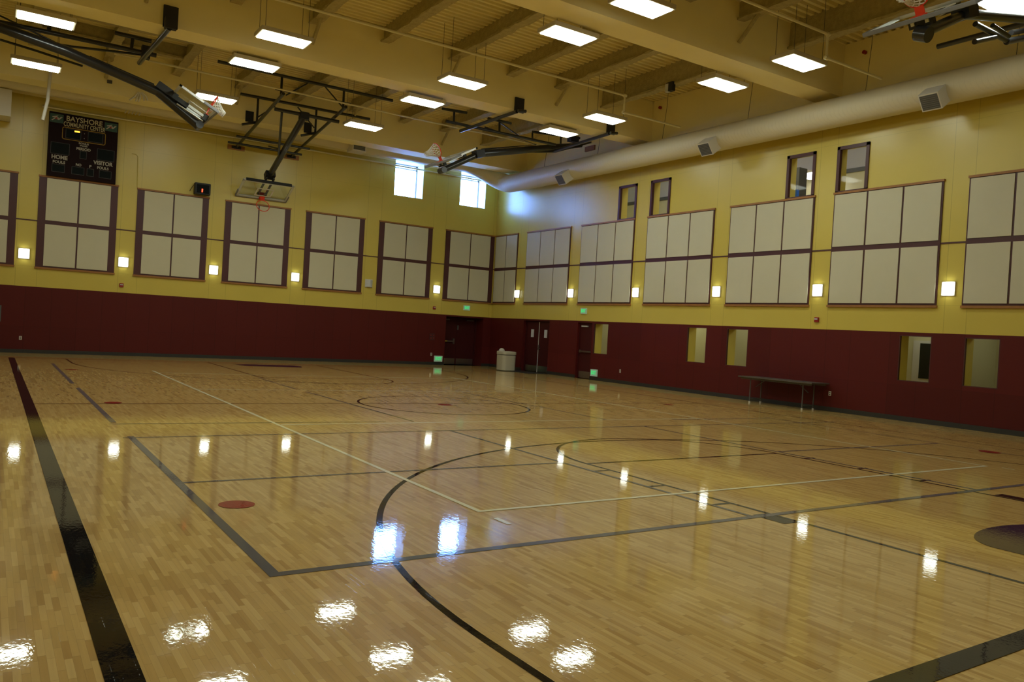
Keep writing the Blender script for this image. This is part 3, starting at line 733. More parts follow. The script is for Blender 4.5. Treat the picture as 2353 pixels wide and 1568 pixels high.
# ------------------------------------------------------------------ ceiling lights
LZ = 8.08
def make_light(loc, lab):
    r = thing('ceiling_light', lab, 'ceiling light', loc, 'suspended rectangular gym lights'); O = Vector(loc)
    x, y, z = loc; hx, hy = 0.60, 0.33
    MB().box((x-hx, y-hy, z+0.015), (x+hx, y+hy, z+0.115), M['fixture']).build('housing', parent=r, org=O, bevel=0.012)
    MB().box((x-hx+0.055, y-hy+0.045, z), (x+hx-0.055, y+hy-0.045, z+0.0149), M['lamp']).build('diffuser', parent=r, org=O)
    for sx in (-1, 1):
        for sy in (-1, 1):
            MB().tube([(x+sx*(hx-0.10), y+sy*(hy-0.08), z+0.115), (x+sx*(hx-0.10), y+sy*(hy-0.08), DECK+0.01)], 0.006, M['grille'], n=5).build('hanger_wire', parent=r, org=O)
    return r
LP = [((652, 92), 'hanging light before the middle beam, directly above the lowered hoop frame'),
      ((1306, 84), 'hanging light near the top centre-right, right of the ceiling pipe'),
      ((1063, 192), 'hanging light against the middle beam, above the folded hoop with white net'),
      ((1660, 197), 'hanging light just under the near beam, left of the small ceiling box'),
      ((1835, 147), 'hanging light before the right end of the near beam'),
      ((585, 151), 'hanging light behind the middle beam, nearest the top of the lowered hoop mast'),
      ((971, 236), 'hanging light behind the middle beam between the two centre hoop frames'),
      ((495, 228), 'far hanging light behind the net of the left folded hoop'),
      ((835, 292), 'far hanging light right of the lowered hoop frame, above the grille'),
      ((1390, 275), 'hanging light at the right end of the middle beam'),
      ((1284, 306), 'hanging light behind the middle beam over the right folded hoop arm'),
      ((1475, 17), 'hanging light cut by the top edge of the photo'),
      ((105, 48), 'hanging light at top left above the left hoop mast'),
      ((83, 152), 'hanging light at far left above the white drop pipe'),
      ((2312, 14), 'hanging light at the top right corner behind the near folded hoop')]
first = None
for (u, v), lab in LP:
    p = PZ(LZ, u, v); loc = (p.x, p.y, LZ)
    if first is None: first = make_light(loc, lab)
    else: dup(first, loc, lab)
# the rows carry on behind the camera and past the left edge
for k, loc in enumerate([(-8.3, -24.7, LZ), (-13.2, -24.7, LZ), (-18.0, -24.7, LZ), (-13.2, -18.0, LZ), (-18.0, -18.0, LZ), (-13.2, -29.5, LZ), (-18.0, -29.5, LZ), (-13.1, -15.6, LZ), (-17.7, -15.6, LZ)]):
    dup(first, loc, 'hanging gym light of the rows that run on outside the picture')

# ------------------------------------------------------------------ ducts
DR = 0.37
rd = thing('ventilation_duct', 'large round cream spiral duct along the top of the right wall, bending at the corner', 'duct', (-0.56, -16, 7.72)); O = rd.location.copy()
path = [(-0.56, YF+0.02, 7.72), (-0.56, -24, 7.72), (-0.56, -16, 7.72), (-0.56, -8, 7.74), (-0.56, -2.3, 7.76)]
ctrl = [Vector((-0.56, -2.0, 7.76)), Vector((-0.56, -0.95, 7.80)), Vector((-1.05, -0.92, 8.30)), Vector((-2.3, -0.92, 8.48))]
for k in range(1, 13):
    t = k/12; a = (1-t)**3; b_ = 3*(1-t)**2*t; c_ = 3*(1-t)*t*t; d_ = t**3
    path.append(tuple(ctrl[0]*a+ctrl[1]*b_+ctrl[2]*c_+ctrl[3]*d_))
path += [(-8, -0.92, 8.50), (XL+0.02, -0.92, 8.50)]
MB().tube(path, [DR]*5+[DR+0.0*(k) for k in range(12)]+[DR, DR], M['duct'], n=40).build('duct_run', parent=rd, org=O, smooth=True)
def boot(yc, lab_part='outlet_boot'):
    d = Vector((-0.80, 0, -0.60)); e = Vector((0, 1, 0)); f = Vector((-0.60, 0, 0.80))
    c0 = Vector((-0.56, yc, 7.72)) + d*0.25; c1 = Vector((-0.56, yc, 7.72)) + d*0.70
    hw, hh = 0.23, 0.20
    o = MB().obox((c0+c1)/2, e*hw, f*hh, (c1-c0)/2, M['white']).build(lab_part, parent=rd, org=O)
    g = MB().obox(c1+d*0.004, e*(hw-0.03), f*(hh-0.03), d*0.004, M['grille'])
    for k in range(7):
        g.obox(c1+d*0.012+f*((k-3)*0.045), e*(hw-0.03), f*0.004, d*0.006, M['vane'])
    g.build('grille', parent=o, org=O)
for yc in (-20.0, -13.25, -6.1, -27.0): boot(yc)
# the far duct's boot, seen at the wall behind the lowered hoop
bo = MB().box((-7.46, -1.55, 8.03), (-6.92, -0.98, 8.32), M['white']).build('outlet_boot', parent=rd, org=O)
g = MB().box((-7.42, -1.556, 8.07), (-6.96, -1.55, 8.28), M['grille'])
for k in range(5): g.box((-7.42, -1.562, 8.085+k*0.045), (-6.96, -1.556, 8.092+k*0.045), M['vane'])
g.build('grille', parent=bo, org=O)
for yy in (-4.2, -7.5, -10.8, -14.3, -18, -21.5):
    MB().tube([(-0.56, yy, 7.72+DR-0.02), (-0.42, yy, 9.3), (-0.42, yy, DECK+0.01)], 0.007, M['grille'], n=5).build('hanger_rod', parent=rd, org=O)
tag(MB().box((-19.3, -0.95, 7.28), (-18.25, -0.02, 8.10), M['white']).build('duct_box', org=(-18.7, -0.5, 7.28), bevel=0.01), 'pale square duct box hanging high at the left edge of the photo', 'duct')

# ------------------------------------------------------------------ pipes on the ceiling
def pipe(name, pts, r, lab, cat='pipe', mt=None, grp=None, fit=()):
    pts = [Vector(p) for p in pts]
    t = thing(name, lab, cat, pts[0], grp); O = t.location.copy()
    MB().tube(pts, r, mt or M['pipe'], n=10).build('pipe_run', parent=t, org=O, smooth=True)
    for p in fit:
        MB().tube([Vector(p)-Vector((r*1.8, 0, 0)), Vector(p)+Vector((r*1.8, 0, 0))], r*1.5, mt or M['pipe'], n=10).build('fitting', parent=t, org=O, smooth=True)
    return t
def bend(a, b, c, k=0.12):
    a, b, c = map(Vector, (a, b, c)); u = (a-b).normalized()*k; w = (c-b).normalized()*k
    return [b+u, b+u*0.3+w*0.3, b+w]
e1 = Vector((-3.42, -12.2, 8.63)); e2 = Vector((-3.42, -12.2, 8.14))
pipe('sprinkler_pipe', [(XL+0.02, -12.2, 8.63)] + bend((-9, -12.2, 8.63), e1, e2, 0.08) + bend(e1, e2, (-1.9, -12.2, 8.14), 0.08) + [(-1.15, -12.2, 8.14)], 0.03,
     'tan sprinkler pipe below the middle joists, stepping down beside the middle beam', grp='sprinkler pipes', fit=(e1, e2))
e1 = Vector((-3.12, -18.7, 8.68)); e2 = Vector((-3.12, -18.7, 8.15))
pipe('sprinkler_pipe', [(XL+0.02, -18.7, 8.68)] + bend((-9, -18.7, 8.68), e1, e2, 0.08) + bend(e1, e2, (-1.9, -18.7, 8.15), 0.08) + [(-1.0, -18.7, 8.15)], 0.03,
     'tan sprinkler pipe at top right stepping down beside the hanging light', grp='sprinkler pipes', fit=(e1, e2))
a0 = PZ(8.62, 0, 140); a1 = PZ(8.62, 278, 143); yb = -5.6
pipe('sprinkler_pipe', [(-15.95, yb, 8.78), (-15.95, yb, 8.56), (-8, yb, 8.54), (-1.2, yb, 8.54)], 0.028, 'thin tan pipe in the far bay behind the lowered hoop frame', grp='sprinkler pipes', fit=((-15.95, yb, 8.56),))
pipe('wall_pipe', [(-17.34, -0.07, 7.945), (-14, -0.07, 8.0), (-9, -0.07, 8.06), (-5, -0.07, 8.06), (-0.3, -0.07, 8.05)], 0.03,
     'long thin cream pipe along the top of the back wall, crossing both daylight windows', fit=((-17.34, -0.07, 7.945),))
pipe('drop_pipe', [PY(-2.33, 116, 165), PY(-2.33, 112, 205), PY(-2.33, 109.5, 231), PY(-2.33, 108.5, 235), PY(-2.33, 98, 276)], 0.048,
     'short white drop pipe at far left below a hanging light, kinked at its middle', mt=M['white'], fit=())
# bundle of conduits
t = thing('conduit_bundle', 'fan of bent cream conduits on the far beam between scoreboard and left hoop', 'conduit', PY(-2.30, 318, 212)); O = t.location.copy()
for (u0, v0, u1, v1, u2, v2) in ((318, 212, 310, 222, 298, 230), (320, 212, 316, 224, 312, 233), (324, 212, 331, 224, 331, 232), (326, 212, 336, 222, 339, 231), (322, 213, 322, 224, 318, 234)):
    MB().tube([PY(-2.31, u0, v0), PY(-2.31, u1, v1), PY(-2.31, u2, v2)], 0.024, M['net'], n=7).build('conduit', parent=t, org=O)
for k in range(5):
    MB().tube([PY(-0.5, 294+k*8, 247+k*1.4), PY(-0.5, 287+k*8, 260+k*1.4)], 0.020, M['net'], n=7).build('conduit', parent=t, org=O)
tag(MB().obox(PY(-2.31, 252, 188), (0.07, 0, 0), (0, 0.02, 0), (0, 0, 0.05), M['grille']).build('junction_box', org=PY(-2.31, 252, 188)), 'small dark junction box on the far beam above the conduit fan', 'box')
# small box hung at the nearest-wall joist
p = PX(-2.42, 1541, 200)
t = thing('ceiling_speaker', 'small black and white box fixed to the last joist near the right wall', 'speaker', p); O = p.copy()
MB().obox(p, (0.06, 0, 0), (0, 0.13, 0), (0, 0, 0.13), M['black_dull']).build('case', parent=t, org=O)
MB().obox(p+Vector((-0.02, 0.09, -0.02)), (0.055, 0, 0), (0, 0.06, 0), (0, 0, 0.115), M['paper']).build('side_panel', parent=t, org=O)
# red sprinkler stubs on the tan upper right wall
for (u, v), nm in (((1989, 121), 'near'), ((1519, 248), 'far')):
    p = PX(-0.10, u, v)
    tag(MB().tube([p, p+Vector((-0.08, 0, 0))], 0.05, M['red_box'], n=10).build('alarm_bell', org=p), 'tiny dark red knob on the tan upper right wall, the %s one' % nm, 'bell', 'red knobs on the upper right wall')

# ------------------------------------------------------------------ backstops
def build_board(r, O, c, t, w, n, net='none', hang=None):
    """c = middle of the bottom edge, t = up the board, w = along its width, n = out of the playing face"""
    c, t, w, n = Vector(c), Vector(t).normalized(), Vector(w).normalized(), Vector(n).normalized()
    hw, hh = 0.915, 1.07
    f = MB(); e = 0.035
    ctr = c+t*hh/2
    gl = MB().obox(ctr, w*(hw-0.04), t*(hh/2-0.04), n*0.006, M['board_glass']).build('glass_board', parent=r, org=O)
    for (cc, a, b) in ((c+t*e, w*hw, t*e), (c+t*(hh-e), w*hw, t*e), (ctr+w*(hw-e), w*e, t*hh/2), (ctr-w*(hw-e), w*e, t*hh/2)):
        f.obox(cc, a, b, n*0.028, M['alu'])
    f.build('board_frame', parent=r, org=O)
    pd = MB().obox(c-t*0.012, w*(hw+0.02), t*0.028, n*0.036, M['grey_pad'])
    for s in (-1, 1): pd.obox(c+w*(s*(hw+0.008))+t*0.18, w*0.022, t*0.20, n*0.036, M['grey_pad'])
    pd.build('edge_padding', parent=r, org=O, bevel=0.01)
    q = MB()                                    # painted target rectangle
    for (cc, a, b) in ((c+t*0.17, w*0.305, t*0.022), (c+t*0.62, w*0.305, t*0.022), (c+t*0.395+w*0.283, w*0.022, t*0.225), (c+t*0.395-w*0.283, w*0.022, t*0.225)):
        q.obox(cc, a, b, n*0.008, M['net'])
    q.build('target_square', parent=gl, org=O)
    # rim
    rc = c+t*0.13+n*0.40; R = 0.232
    rp = MB().tube([rc+w*(R*math.cos(2*PI*k/28))+n*(R*math.sin(2*PI*k/28)) for k in range(28)], 0.014, M['orange'], n=8, closed=True).build('rim', parent=r, org=O, smooth=True)
    MB().obox(c+t*0.13+n*0.07, w*0.075, t*0.012, n*0.10, M['orange']).obox(c+t*0.07+n*0.035, w*0.10, t*0.08, n*0.01, M['orange']).build('rim_bracket', parent=r, org=O)
    if net != 'none':
        nm = MB(); K = 12; rows = 7; grid = []
        for i in range(rows+1):
            s = i/rows; rad = R*(1-0.52*min(1, s*1.35)); off = hang*(0.42*s) if hang else -t*(0.42*s)
            grid.append([rc+off+w*(rad*math.cos(2*PI*(k+0.5*(i % 2))/K))+n*(rad*math.sin(2*PI*(k+0.5*(i % 2))/K)*(1-0.35*s)) for k in range(K)])
        for i in range(rows):
            for k in range(K):
                a = grid[i][k]; k2 = (k+1) % K if i % 2 else (k-1) % K
                nm.tube([a, grid[i+1][k]], 0.0105, M['net'], n=4, cap=False)
                nm.tube([a, grid[i+1][k2]], 0.0105, M['net'], n=4, cap=False)
        nm.build('net', parent=rp, org=O)
def part_tube(r, O, name, pts, rad, mt=None, n=12):
    return MB().tube(pts, rad, mt or M['black'], n=n).build(name, parent=r, org=O, smooth=True)
c4 = lambda x, y: (500+x/5.8075, 150+y/5.8075)

# 1: the lowered main hoop, rear folding, at the back wall
b1 = thing('basketball_backstop', 'black ceiling-hung basketball backstop with glass board lowered halfway before the back wall', 'basketball hoop', (-10.25, -4.4, 8.2)); O = b1.location.copy()
YH, YL_ = -5.15, -2.62
part_tube(b1, O, 'header_pipe', [(-13.2, YH, 9.10), (-7.55, YH, 9.10)], 0.050)
part_tube(b1, O, 'header_pipe', [PY(YL_, *c4(300, 380)), PY(YL_, *c4(2030, 720))], 0.050)
part_tube(b1, O, 'spreader_pipe', [PY(YH, *c4(770, 315)), PY(YH, *c4(1780, 520))], 0.035)
armz = lambda y: 7.70+(8.46-7.70)*(-y/5.15)
for x in (-11.30, -9.28):
    part_tube(b1, O, 'side_arm', [(x+0.02, -5.4, armz(-5.4)), (x, -0.05, armz(-0.05))], 0.052)
    part_tube(b1, O, 'hanger', [(x+0.02, YH, armz(YH)), (x+0.02, YH, 9.10)], 0.038)
    part_tube(b1, O, 'hanger', [(x, YL_, armz(YL_)), (x, YL_, PY(YL_, *c4(1165, 540)).z)], 0.038)
    MB().box((x-0.30, -0.05, armz(0)-0.10), (x+0.30, 0.0, armz(0)+0.06), M['wood_trim']).build('wall_plate', parent=b1, org=O)
    MB().box((x-0.16, -0.09, armz(0)-0.06), (x+0.16, -0.05, armz(0)+0.03), M['black_dull']).build('wall_bracket', parent=b1, org=O)
    pl = MB().box((x-0.30, -2.34, 8.16), (x-0.04, -2.285, 8.52), M['black_dull'])
    pl.build('girder_plate', parent=b1, org=O)
    part_tube(b1, O, 'clamp_pipe', [(x-0.42, -2.38, 8.02), (x+0.10, -2.38, 8.20)], 0.045)
for yb_, xs in ((-1.28, (-11.62, -9.0)), (-0.55, (-11.72, -9.05))):
    part_tube(b1, O, 'tie_pipe', [(xs[0], yb_, armz(yb_)-0.05), (xs[1], yb_, armz(yb_)-0.05)], 0.042)
part_tube(b1, O, 'diagonal_brace', [PY(YH, 706, 185), PY(YH, 706, 192), PY(YH, 657, 219)], 0.022)
part_tube(b1, O, 'diagonal_brace', [PY(YH, 745, 197), PY(YH, 787, 246)], 0.022)
part_tube(b1, O, 'diagonal_brace', [PY(YL_, 684, 246), PY(YL_, 722, 294)], 0.022)
part_tube(b1, O, 'diagonal_brace', [PY(YL_, 593, 269), PY(YL_, 632, 244)], 0.022)
part_tube(b1, O, 'hinge_shaft', [(-11.25, -4.45, 8.22), (-9.12, -4.45, 8.22)], 0.060)
mtop = Vector((-10.30, -4.45, 8.16)); mend = Vector((-10.30, -0.95, 6.72))
part_tube(b1, O, 'mast', [mtop, mtop.lerp(mend, 0.97)], 0.105, n=18)
MB().obox(mtop+Vector((0, 0, 0.02)), (0.14, 0, 0), (0, 0.12, 0), (0, 0, 0.11), M['black_dull']).build('hinge_block', parent=b1, org=O)
part_tube(b1, O, 'mast_brace', [(-11.02, -4.45, 8.18), (-10.42, -2.3, 7.25)], 0.040)
part_tube(b1, O, 'fold_brace', [(-10.3, -0.62, 7.82), (-10.3, -1.75, 7.55), (-10.3, -2.1, 7.16)], 0.03)
t1 = Vector((0, -0.90, 0.43)).normalized(); n1 = Vector((0, -0.43, -0.90)).normalized()
bc = Vector((-10.32, 0.02-0.08, 5.98))
MB().obox(mend+Vector((0, 0.0, 0)), (0.17, 0, 0), t1*0.14, n1*0.10, M['black_dull']).build('board_mount', parent=b1, org=O)
for s in (-1, 1):
    MB().obox(bc+t1*0.72+Vector((s*0.13, 0, 0))-n1*0.09, (0.03, 0, 0), t1*0.50, n1*0.03, M['black_dull']).build('mount_rail', parent=b1, org=O)
MB().obox(bc+t1*0.16-n1*0.09, (0.17, 0, 0), t1*0.05, n1*0.04, M['black_dull']).build('mount_plate', parent=b1, org=O)
MB().obox(bc+t1*(1.07)-n1*0.02, (0.82, 0, 0), t1*0.02, n1*0.05, M['black_dull']).build('top_rail', parent=b1, org=O)
build_board(b1, O, bc, t1, (1, 0, 0), n1)

# 3: folded hoop at the right wall, far court
y3 = -6.5
b3 = thing('basketball_backstop', 'folded-up basketball backstop in the far right ceiling, orange rim and white net above its board', 'basketball hoop', (-0.6, y3, 8.6)); O = b3.location.copy()
def side_backstop(r, O, y0, mirror=None, pads=True):
    X = (lambda x: x) if mirror is None else (lambda x: mirror-x)
    s = 1 if mirror is None else -1
    t = Vector((s*0.87, 0, 0.49)).normalized(); n = Vector((-s*0.49, 0, 0.87)).normalized()
    return X, s, t, n
X, s, t3, n3 = side_backstop(b3, O, y3)
knee = PY(y3, 1100, 354); tip = PY(y3, 1016, 392); hin = Vector((-0.55, y3, 8.62)); mid = PY(y3, 1270, 339)
part_tube(b3, O, 'mast', [hin, mid, knee], [0.085, 0.12, 0.12], n=18)
part_tube(b3, O, 'lower_mast', [knee+(knee-tip)*0.05, tip], [0.10, 0.10], n=18)
part_tube(b3, O, 'mast_end', [tip+Vector((0, 0.16, 0.0)), tip+Vector((0, -0.16, 0.0))], 0.10, n=14)
MB().obox(knee, (0.16, 0, 0.05), (0, 0.16, 0), (-0.04, 0, 0.12), M['black_dull']).build('hinge_block', parent=b3, org=O)
MB().box((-0.16, y3-0.28, 8.48), (-0.10, y3+0.28, 8.66), M['wood_trim']).build('wall_plate', parent=b3, org=O)
bc3 = Vector((-6.40, y3, 7.0))
for q in (-1, 1):
    MB().obox(bc3+t3*0.50+Vector((0, q*0.12, 0))-n3*0.07, t3*0.45, (0, 0.03, 0), n3*0.03, M['alu']).build('mount_rail', parent=b3, org=O)
MB().obox(bc3+t3*0.28+Vector((0, -0.16, 0))-n3*0.05, t3*0.09, (0, 0.03, 0), n3*0.03, M['yellow_tag']).build('height_label', parent=b3, org=O)
for q in (0.12, 0.95):
    MB().obox(bc3+t3*q-n3*0.09, t3*0.05, (0, 0.20, 0), n3*0.06, M['black_dull']).build('mount_plate', parent=b3, org=O)
build_board(b3, O, bc3, t3, (0, 1, 0), n3, net='yes', hang=Vector((-0.75, 0.35, -0.40)))
zp = 8.17
pA0 = PZ(zp, 1203, 251); pA1 = PZ(zp, 1058, 301); pB0 = PZ(zp, 1426, 300); pB1 = PZ(zp, 1275, 347)
for nm, p0, p1 in (('A', pA0, pA1), ('B', pB0, pB1)):
    xx = (p0.x+p1.x)/2
    part_tube(b3, O, 'support_pipe', [(p0.x, -9.95, zp), (p1.x, p1.y, zp)], 0.055)
    MB().box((p0.x-0.02, -9.86, zp+0.02), (p0.x+0.30, -9.805, 8.62), M['black_dull']).build('girder_plate', parent=b3, org=O)
    part_tube(b3, O, 'clamp', [(p0.x-0.02, -10.02, zp), (p0.x+0.26, -10.02, zp+0.04)], 0.05)
c6 = lambda x, y: (960+x/4.706, 220+y/4.706)
yh = -6.95
h2a, h2b = PY(yh, *c6(305, 275)), PY(yh, *c6(1490, 530))
part_tube(b3, O, 'cross_pipe', [h2a, h2b], 0.048)
part_tube(b3, O, 'header_pipe', [PY(yh, *c6(265, 140)), PY(yh, *c6(530, 185))], 0.045)
part_tube(b3, O, 'header_pipe', [PY(yh, *c6(760, 245)), PY(yh, *c6(1010, 300))], 0.045)
part_tube(b3, O, 'hanger', [PY(yh, *c6(395, 160)), PY(yh, *c6(388, 300))], 0.036)
part_tube(b3, O, 'hanger', [PY(yh, *c6(885, 270)), PY(yh, *c6(882, 390))], 0.036)
part_tube(b3, O, 'diagonal_brace', [PY(yh, *c6(890, 290)), PY(yh, *c6(1100, 440))], 0.020)
part_tube(b3, O, 'diagonal_brace', [PY(y3, *c6(725, 340)), PY(y3, *c6(1280, 530)), PY(y3, *c6(690, 580))], 0.026)
part_tube(b3, O, 'header_pipe', [PY(-6.3, *c6(1240, 390)), PY(-6.3, *c6(1750, 460))], 0.045)
part_tube(b3, O, 'hanger', [PY(-6.3, *c6(1240, 400)), PY(-6.3, *c6(1238, 490))], 0.032)
part_tube(b3, O, 'hanger', [PY(-6.3, *c6(1548, 440)), PY(-6.3, *c6(1546, 520))], 0.032)
MB().obox(PY(-6.3, *c6(1680, 470)), (0.18, 0, 0), (0, 0.12, 0), (0, 0, 0.11), M['black_dull']).build('winch', parent=b3, org=O)
part_tube(b3, O, 'lower_strut', [PY(y3, *c6(1100, 610)), PY(y3, *c6(1490, 606)), PY(y3, *c6(1890, 500))], 0.032)

# 4: folded hoop at the right wall, near court (top right corner)
y4 = -22.75
b4 = thing('basketball_backstop', 'near folded basketball backstop at the top right corner, its grey board edge seen from below', 'basketball hoop', (-0.6, y4, 8.6)); O = b4.location.copy()
c9 = lambda x, y: (1950+x/5.839, y/5.839)
knee = PY(y4, *c9(1560, 190)); tip = PY(y4, *c9(1000, 440)); m2 = PY(y4, *c9(2353, 250)); hin = Vector((-0.55, y4, 8.45))
part_tube(b4, O, 'mast', [hin, m2, knee], [0.08, 0.085, 0.085], n=20)
part_tube(b4, O, 'lower_mast', [knee+(knee-tip)*0.06, tip], 0.085, n=20)
part_tube(b4, O, 'mast_end', [tip+Vector((0, 0.10, 0.02)), tip+Vector((0, -0.10, -0.06))], 0.125, n=18)
MB().obox(knee+Vector((0, 0, 0.02)), (0.15, 0, 0.05), (0, 0.15, 0), (-0.03, 0, 0.10), M['black_dull']).build('hinge_block', parent=b4, org=O)
bc4 = Vector((-6.33, -22.72, 7.0))
for q in (-1, 1):
    MB().obox(bc4+t3*0.50+Vector((0, q*0.12, 0))-n3*0.07, t3*0.45, (0, 0.03, 0), n3*0.03, M['alu']).build('mount_rail', parent=b4, org=O)
MB().obox(bc4+t3*0.28+Vector((0, -0.16, 0))-n3*0.05, t3*0.09, (0, 0.03, 0), n3*0.03, M['yellow_tag']).build('height_label', parent=b4, org=O)
for q in (0.12, 0.95):
    MB().obox(bc4+t3*q-n3*0.09, t3*0.05, (0, 0.20, 0), n3*0.06, M['black_dull']).build('mount_plate', parent=b4, org=O)
build_board(b4, O, bc4, t3, (0, 1, 0), n3, net='yes', hang=Vector((-0.35, 0.30, -0.20)))
part_tube(b4, O, 'strut', [PY(y4+0.3, *c9(1700, 320)), PY(y4+0.3, *c9(2150, 560))], 0.05)
part_tube(b4, O, 'strut', [PY(y4-0.1, *c9(1930, 340)), PY(y4-0.1, *c9(2150, 490))], 0.04)
part_tube(b4, O, 'foot_pipe', [PY(y4+0.3, *c9(1690, 560)), PY(y4+0.3, *c9(1960, 500))], 0.05)
part_tube(b4, O, 'lower_strut', [PY(y4+0.3, *c9(2120, 560)), PY(y4+0.3, *c9(2500, 480))], 0.06)
part_tube(b4, O, 'lower_strut', [PY(y4+0.3, *c9(2180, 440)), PY(y4+0.3, *c9(2500, 380))], 0.05)
part_tube(b4, O, 'support_pipe', [(-2.0, -24.6, 8.17), (-2.0, -20.6, 8.17)], 0.055)
MB().box((-0.16, y4-0.28, 8.40), (-0.10, y4+0.28, 8.58), M['wood_trim']).build('wall_plate', parent=b4, org=O)

# 2: folded hoop hung from the left, far court
y2 = -7.3
b2 = thing('basketball_backstop', 'folded-up basketball backstop at upper left on a long thick black mast', 'basketball hoop', (-20.8, y2, 8.6)); O = b2.location.copy()
q0 = PY(y2, 0, 63); q1 = PY(y2, 150, 117); q2 = PY(y2, 262, 166); q3 = PY(y2, 368, 213); q4 = PY(y2, 456, 289)
hin = q0+(q0-q1)*0.85
part_tube(b2, O, 'mast', [hin, q0, q1, q2, q3], [0.11, 0.12, 0.13, 0.115, 0.115], n=20)
part_tube(b2, O, 'lower_mast', [q3+(q2-q3)*0.04, q4], 0.125, n=20)
part_tube(b2, O, 'mast_end', [q4+Vector((0, -0.18, 0)), q4+Vector((0, 0.18, 0))], 0.10, n=14)
t2 = Vector((-0.885, 0, 0.466)).normalized(); n2 = Vector((0.466, 0, 0.885)).normalized()
pb2 = PY(y2-0.915, 499.3, 256.6); bc2 = Vector((pb2.x, y2, pb2.z))
MB().obox(q3+Vector((0.10, 0, 0.08)), t2*0.22, (0, 0.17, 0), n2*0.09, M['black_dull']).build('hinge_block', parent=b2, org=O)
for q in (-1, 1):
    MB().obox(bc2+t2*0.52+Vector((0, q*0.13, 0))-n2*0.09, t2*0.48, (0, 0.035, 0), n2*0.035, M['alu']).build('mount_rail', parent=b2, org=O)
for q in (0.10, 0.98):
    MB().obox(bc2+t2*q-n2*0.11, t2*0.06, (0, 0.22, 0), n2*0.08, M['black_dull']).build('mount_plate', parent=b2, org=O)
MB().obox(bc2+t2*0.86-n2*0.12, t2*0.26, (0, 0.19, 0), n2*0.06, M['black_dull']).build('mount_cover', parent=b2, org=O)
part_tube(b2, O, 'mast_rod', [bc2+t2*0.1-n2*0.22+Vector((0, -0.17, 0)), bc2+t2*0.85-n2*0.24+Vector((0, -0.17, 0))], 0.022, M['steel'])
build_board(b2, O, bc2, t2, (0, 1, 0), n2, net='yes', hang=Vector((0.72, -0.05, -0.62)))
part_tube(b2, O, 'stay_rod', [PY(y2, 0, 36), PY(y2, 140, 104), PY(y2, 206, 136)], 0.022)
part_tube(b2, O, 'stay_rod', [PY(y2+0.2, 206, 130), PY(y2+0.2, 353, 194), PY(y2+0.2, 355, 206)], 0.024)
part_tube(b2, O, 'lower_stay', [PY(y2+0.6, 0, 91), PY(y2+0.6, 84, 117), PY(y2+0.4, 190, 152)], 0.030)
part_tube(b2, O, 'lock_link', [PY(-6.6, 327, 126), PY(-6.6, 165, 107), PY(-6.9, 138, 103)], 0.032)
zl = 8.18
s0 = PZ(zl, 368, 66); s1 = PZ(zl, 320, 145)
part_tube(b2, O, 'support_pipe', [(s1.x+0.15, -9.95, zl), (s1.x, s1.y, zl)], 0.06)
MB().box((s1.x+0.02, -9.87, 8.22), (s1.x+0.34, -9.805, 8.72), M['black_dull']).build('girder_plate', parent=b2, org=O)
MB().obox(Vector((s1.x+0.17, -9.95, 8.28)), (0.13, 0, 0), (0, 0.08, 0), (0, 0, 0.12), M['black_dull']).build('girder_clamp', parent=b2, org=O)
c7 = lambda x, y: (x/5.348, 20+y/5.348)
yk = -7.0
part_tube(b2, O, 'cross_pipe', [PY(yk, *c7(1920, 575)), PY(yk, *c7(600, 290)), PY(yk, *c7(-300, 105))], 0.060)
part_tube(b2, O, 'header_pipe', [PY(yk, *c7(1410, 295)), PY(yk, *c7(1860, 400))], 0.055)
part_tube(b2, O, 'hanger', [PY(yk, *c7(1635, 340)), PY(yk, *c7(1615, 500))], 0.042)
part_tube(b2, O, 'hanger', [PY(yk, *c7(605, 230)), PY(yk, *c7(600, 300))], 0.05)
MB().obox(PY(yk, *c7(1790, 540)), (0.10, 0, 0), (0, 0.10, 0), (0, 0, 0.16), M['black_dull']).build('pipe_clamp', parent=b2, org=O)

# ------------------------------------------------------------------ bin, table
tb = thing('trash_bin', 'cream round-cornered plastic trash bin beside the right-hand double doors', 'trash bin', (-1.00, -2.95, 0)); O = tb.location.copy()
def rr_prof(mb, hw, hd, z0, z1, mt, k=1.0, rad=0.16):
    ring0 = []; ring1 = []
    for cx_, cy_, a0 in ((1, 1, 0), (-1, 1, 90), (-1, -1, 180), (1, -1, 270)):
        for i in range(7):
            a = math.radians(a0+15*i)
            ring0.append((cx_*(hw-rad)+rad*math.cos(a), cy_*(hd-rad)+rad*math.sin(a)))
    def ring(sc, z): 
        b = len(mb.v); mb.v += [(O.x+x*sc, O.y+y*sc, z) for x, y in ring0]; return b
    a = ring(1, z0); b = ring(k, z1); n = len(ring0); mi = mb.m(mt)
    for i in range(n): mb.f.append((a+i, a+(i+1) % n, b+(i+1) % n, b+i)); mb.mi.append(mi)
    mb.f.append(tuple(b+i for i in range(n))); mb.mi.append(mi); mb.f.append(tuple(a+i for i in reversed(range(n)))); mb.mi.append(mi)
    return mb
rr_prof(MB(), 0.315, 0.315, 0.03, 0.635, M['bin'], 1.02).build('bin_body', parent=tb, org=O, smooth=True)
rr_prof(MB(), 0.30, 0.30, 0.0, 0.03, M['bin_dark']).build('bin_foot', parent=tb, org=O)
rr_prof(MB(), 0.305, 0.305, 0.635, 0.66, M['bin_dark']).build('rim_gap', parent=tb, org=O)
m_ = MB(); rr_prof(m_, 0.33, 0.33, 0.66, 0.76, M['bin'], 1.0); rr_prof(m_, 0.33, 0.33, 0.76, 0.785, M['bin'], 0.95)
m_.build('lid', parent=tb, org=O, smooth=True)
qb = PY(-2.2, 1153, 806)
fb = thing('floor_stand', 'pale rounded top of a small stand peeking out behind the cream bin', 'stand', (qb.x, -2.2, 0.0)); O = fb.location.copy()
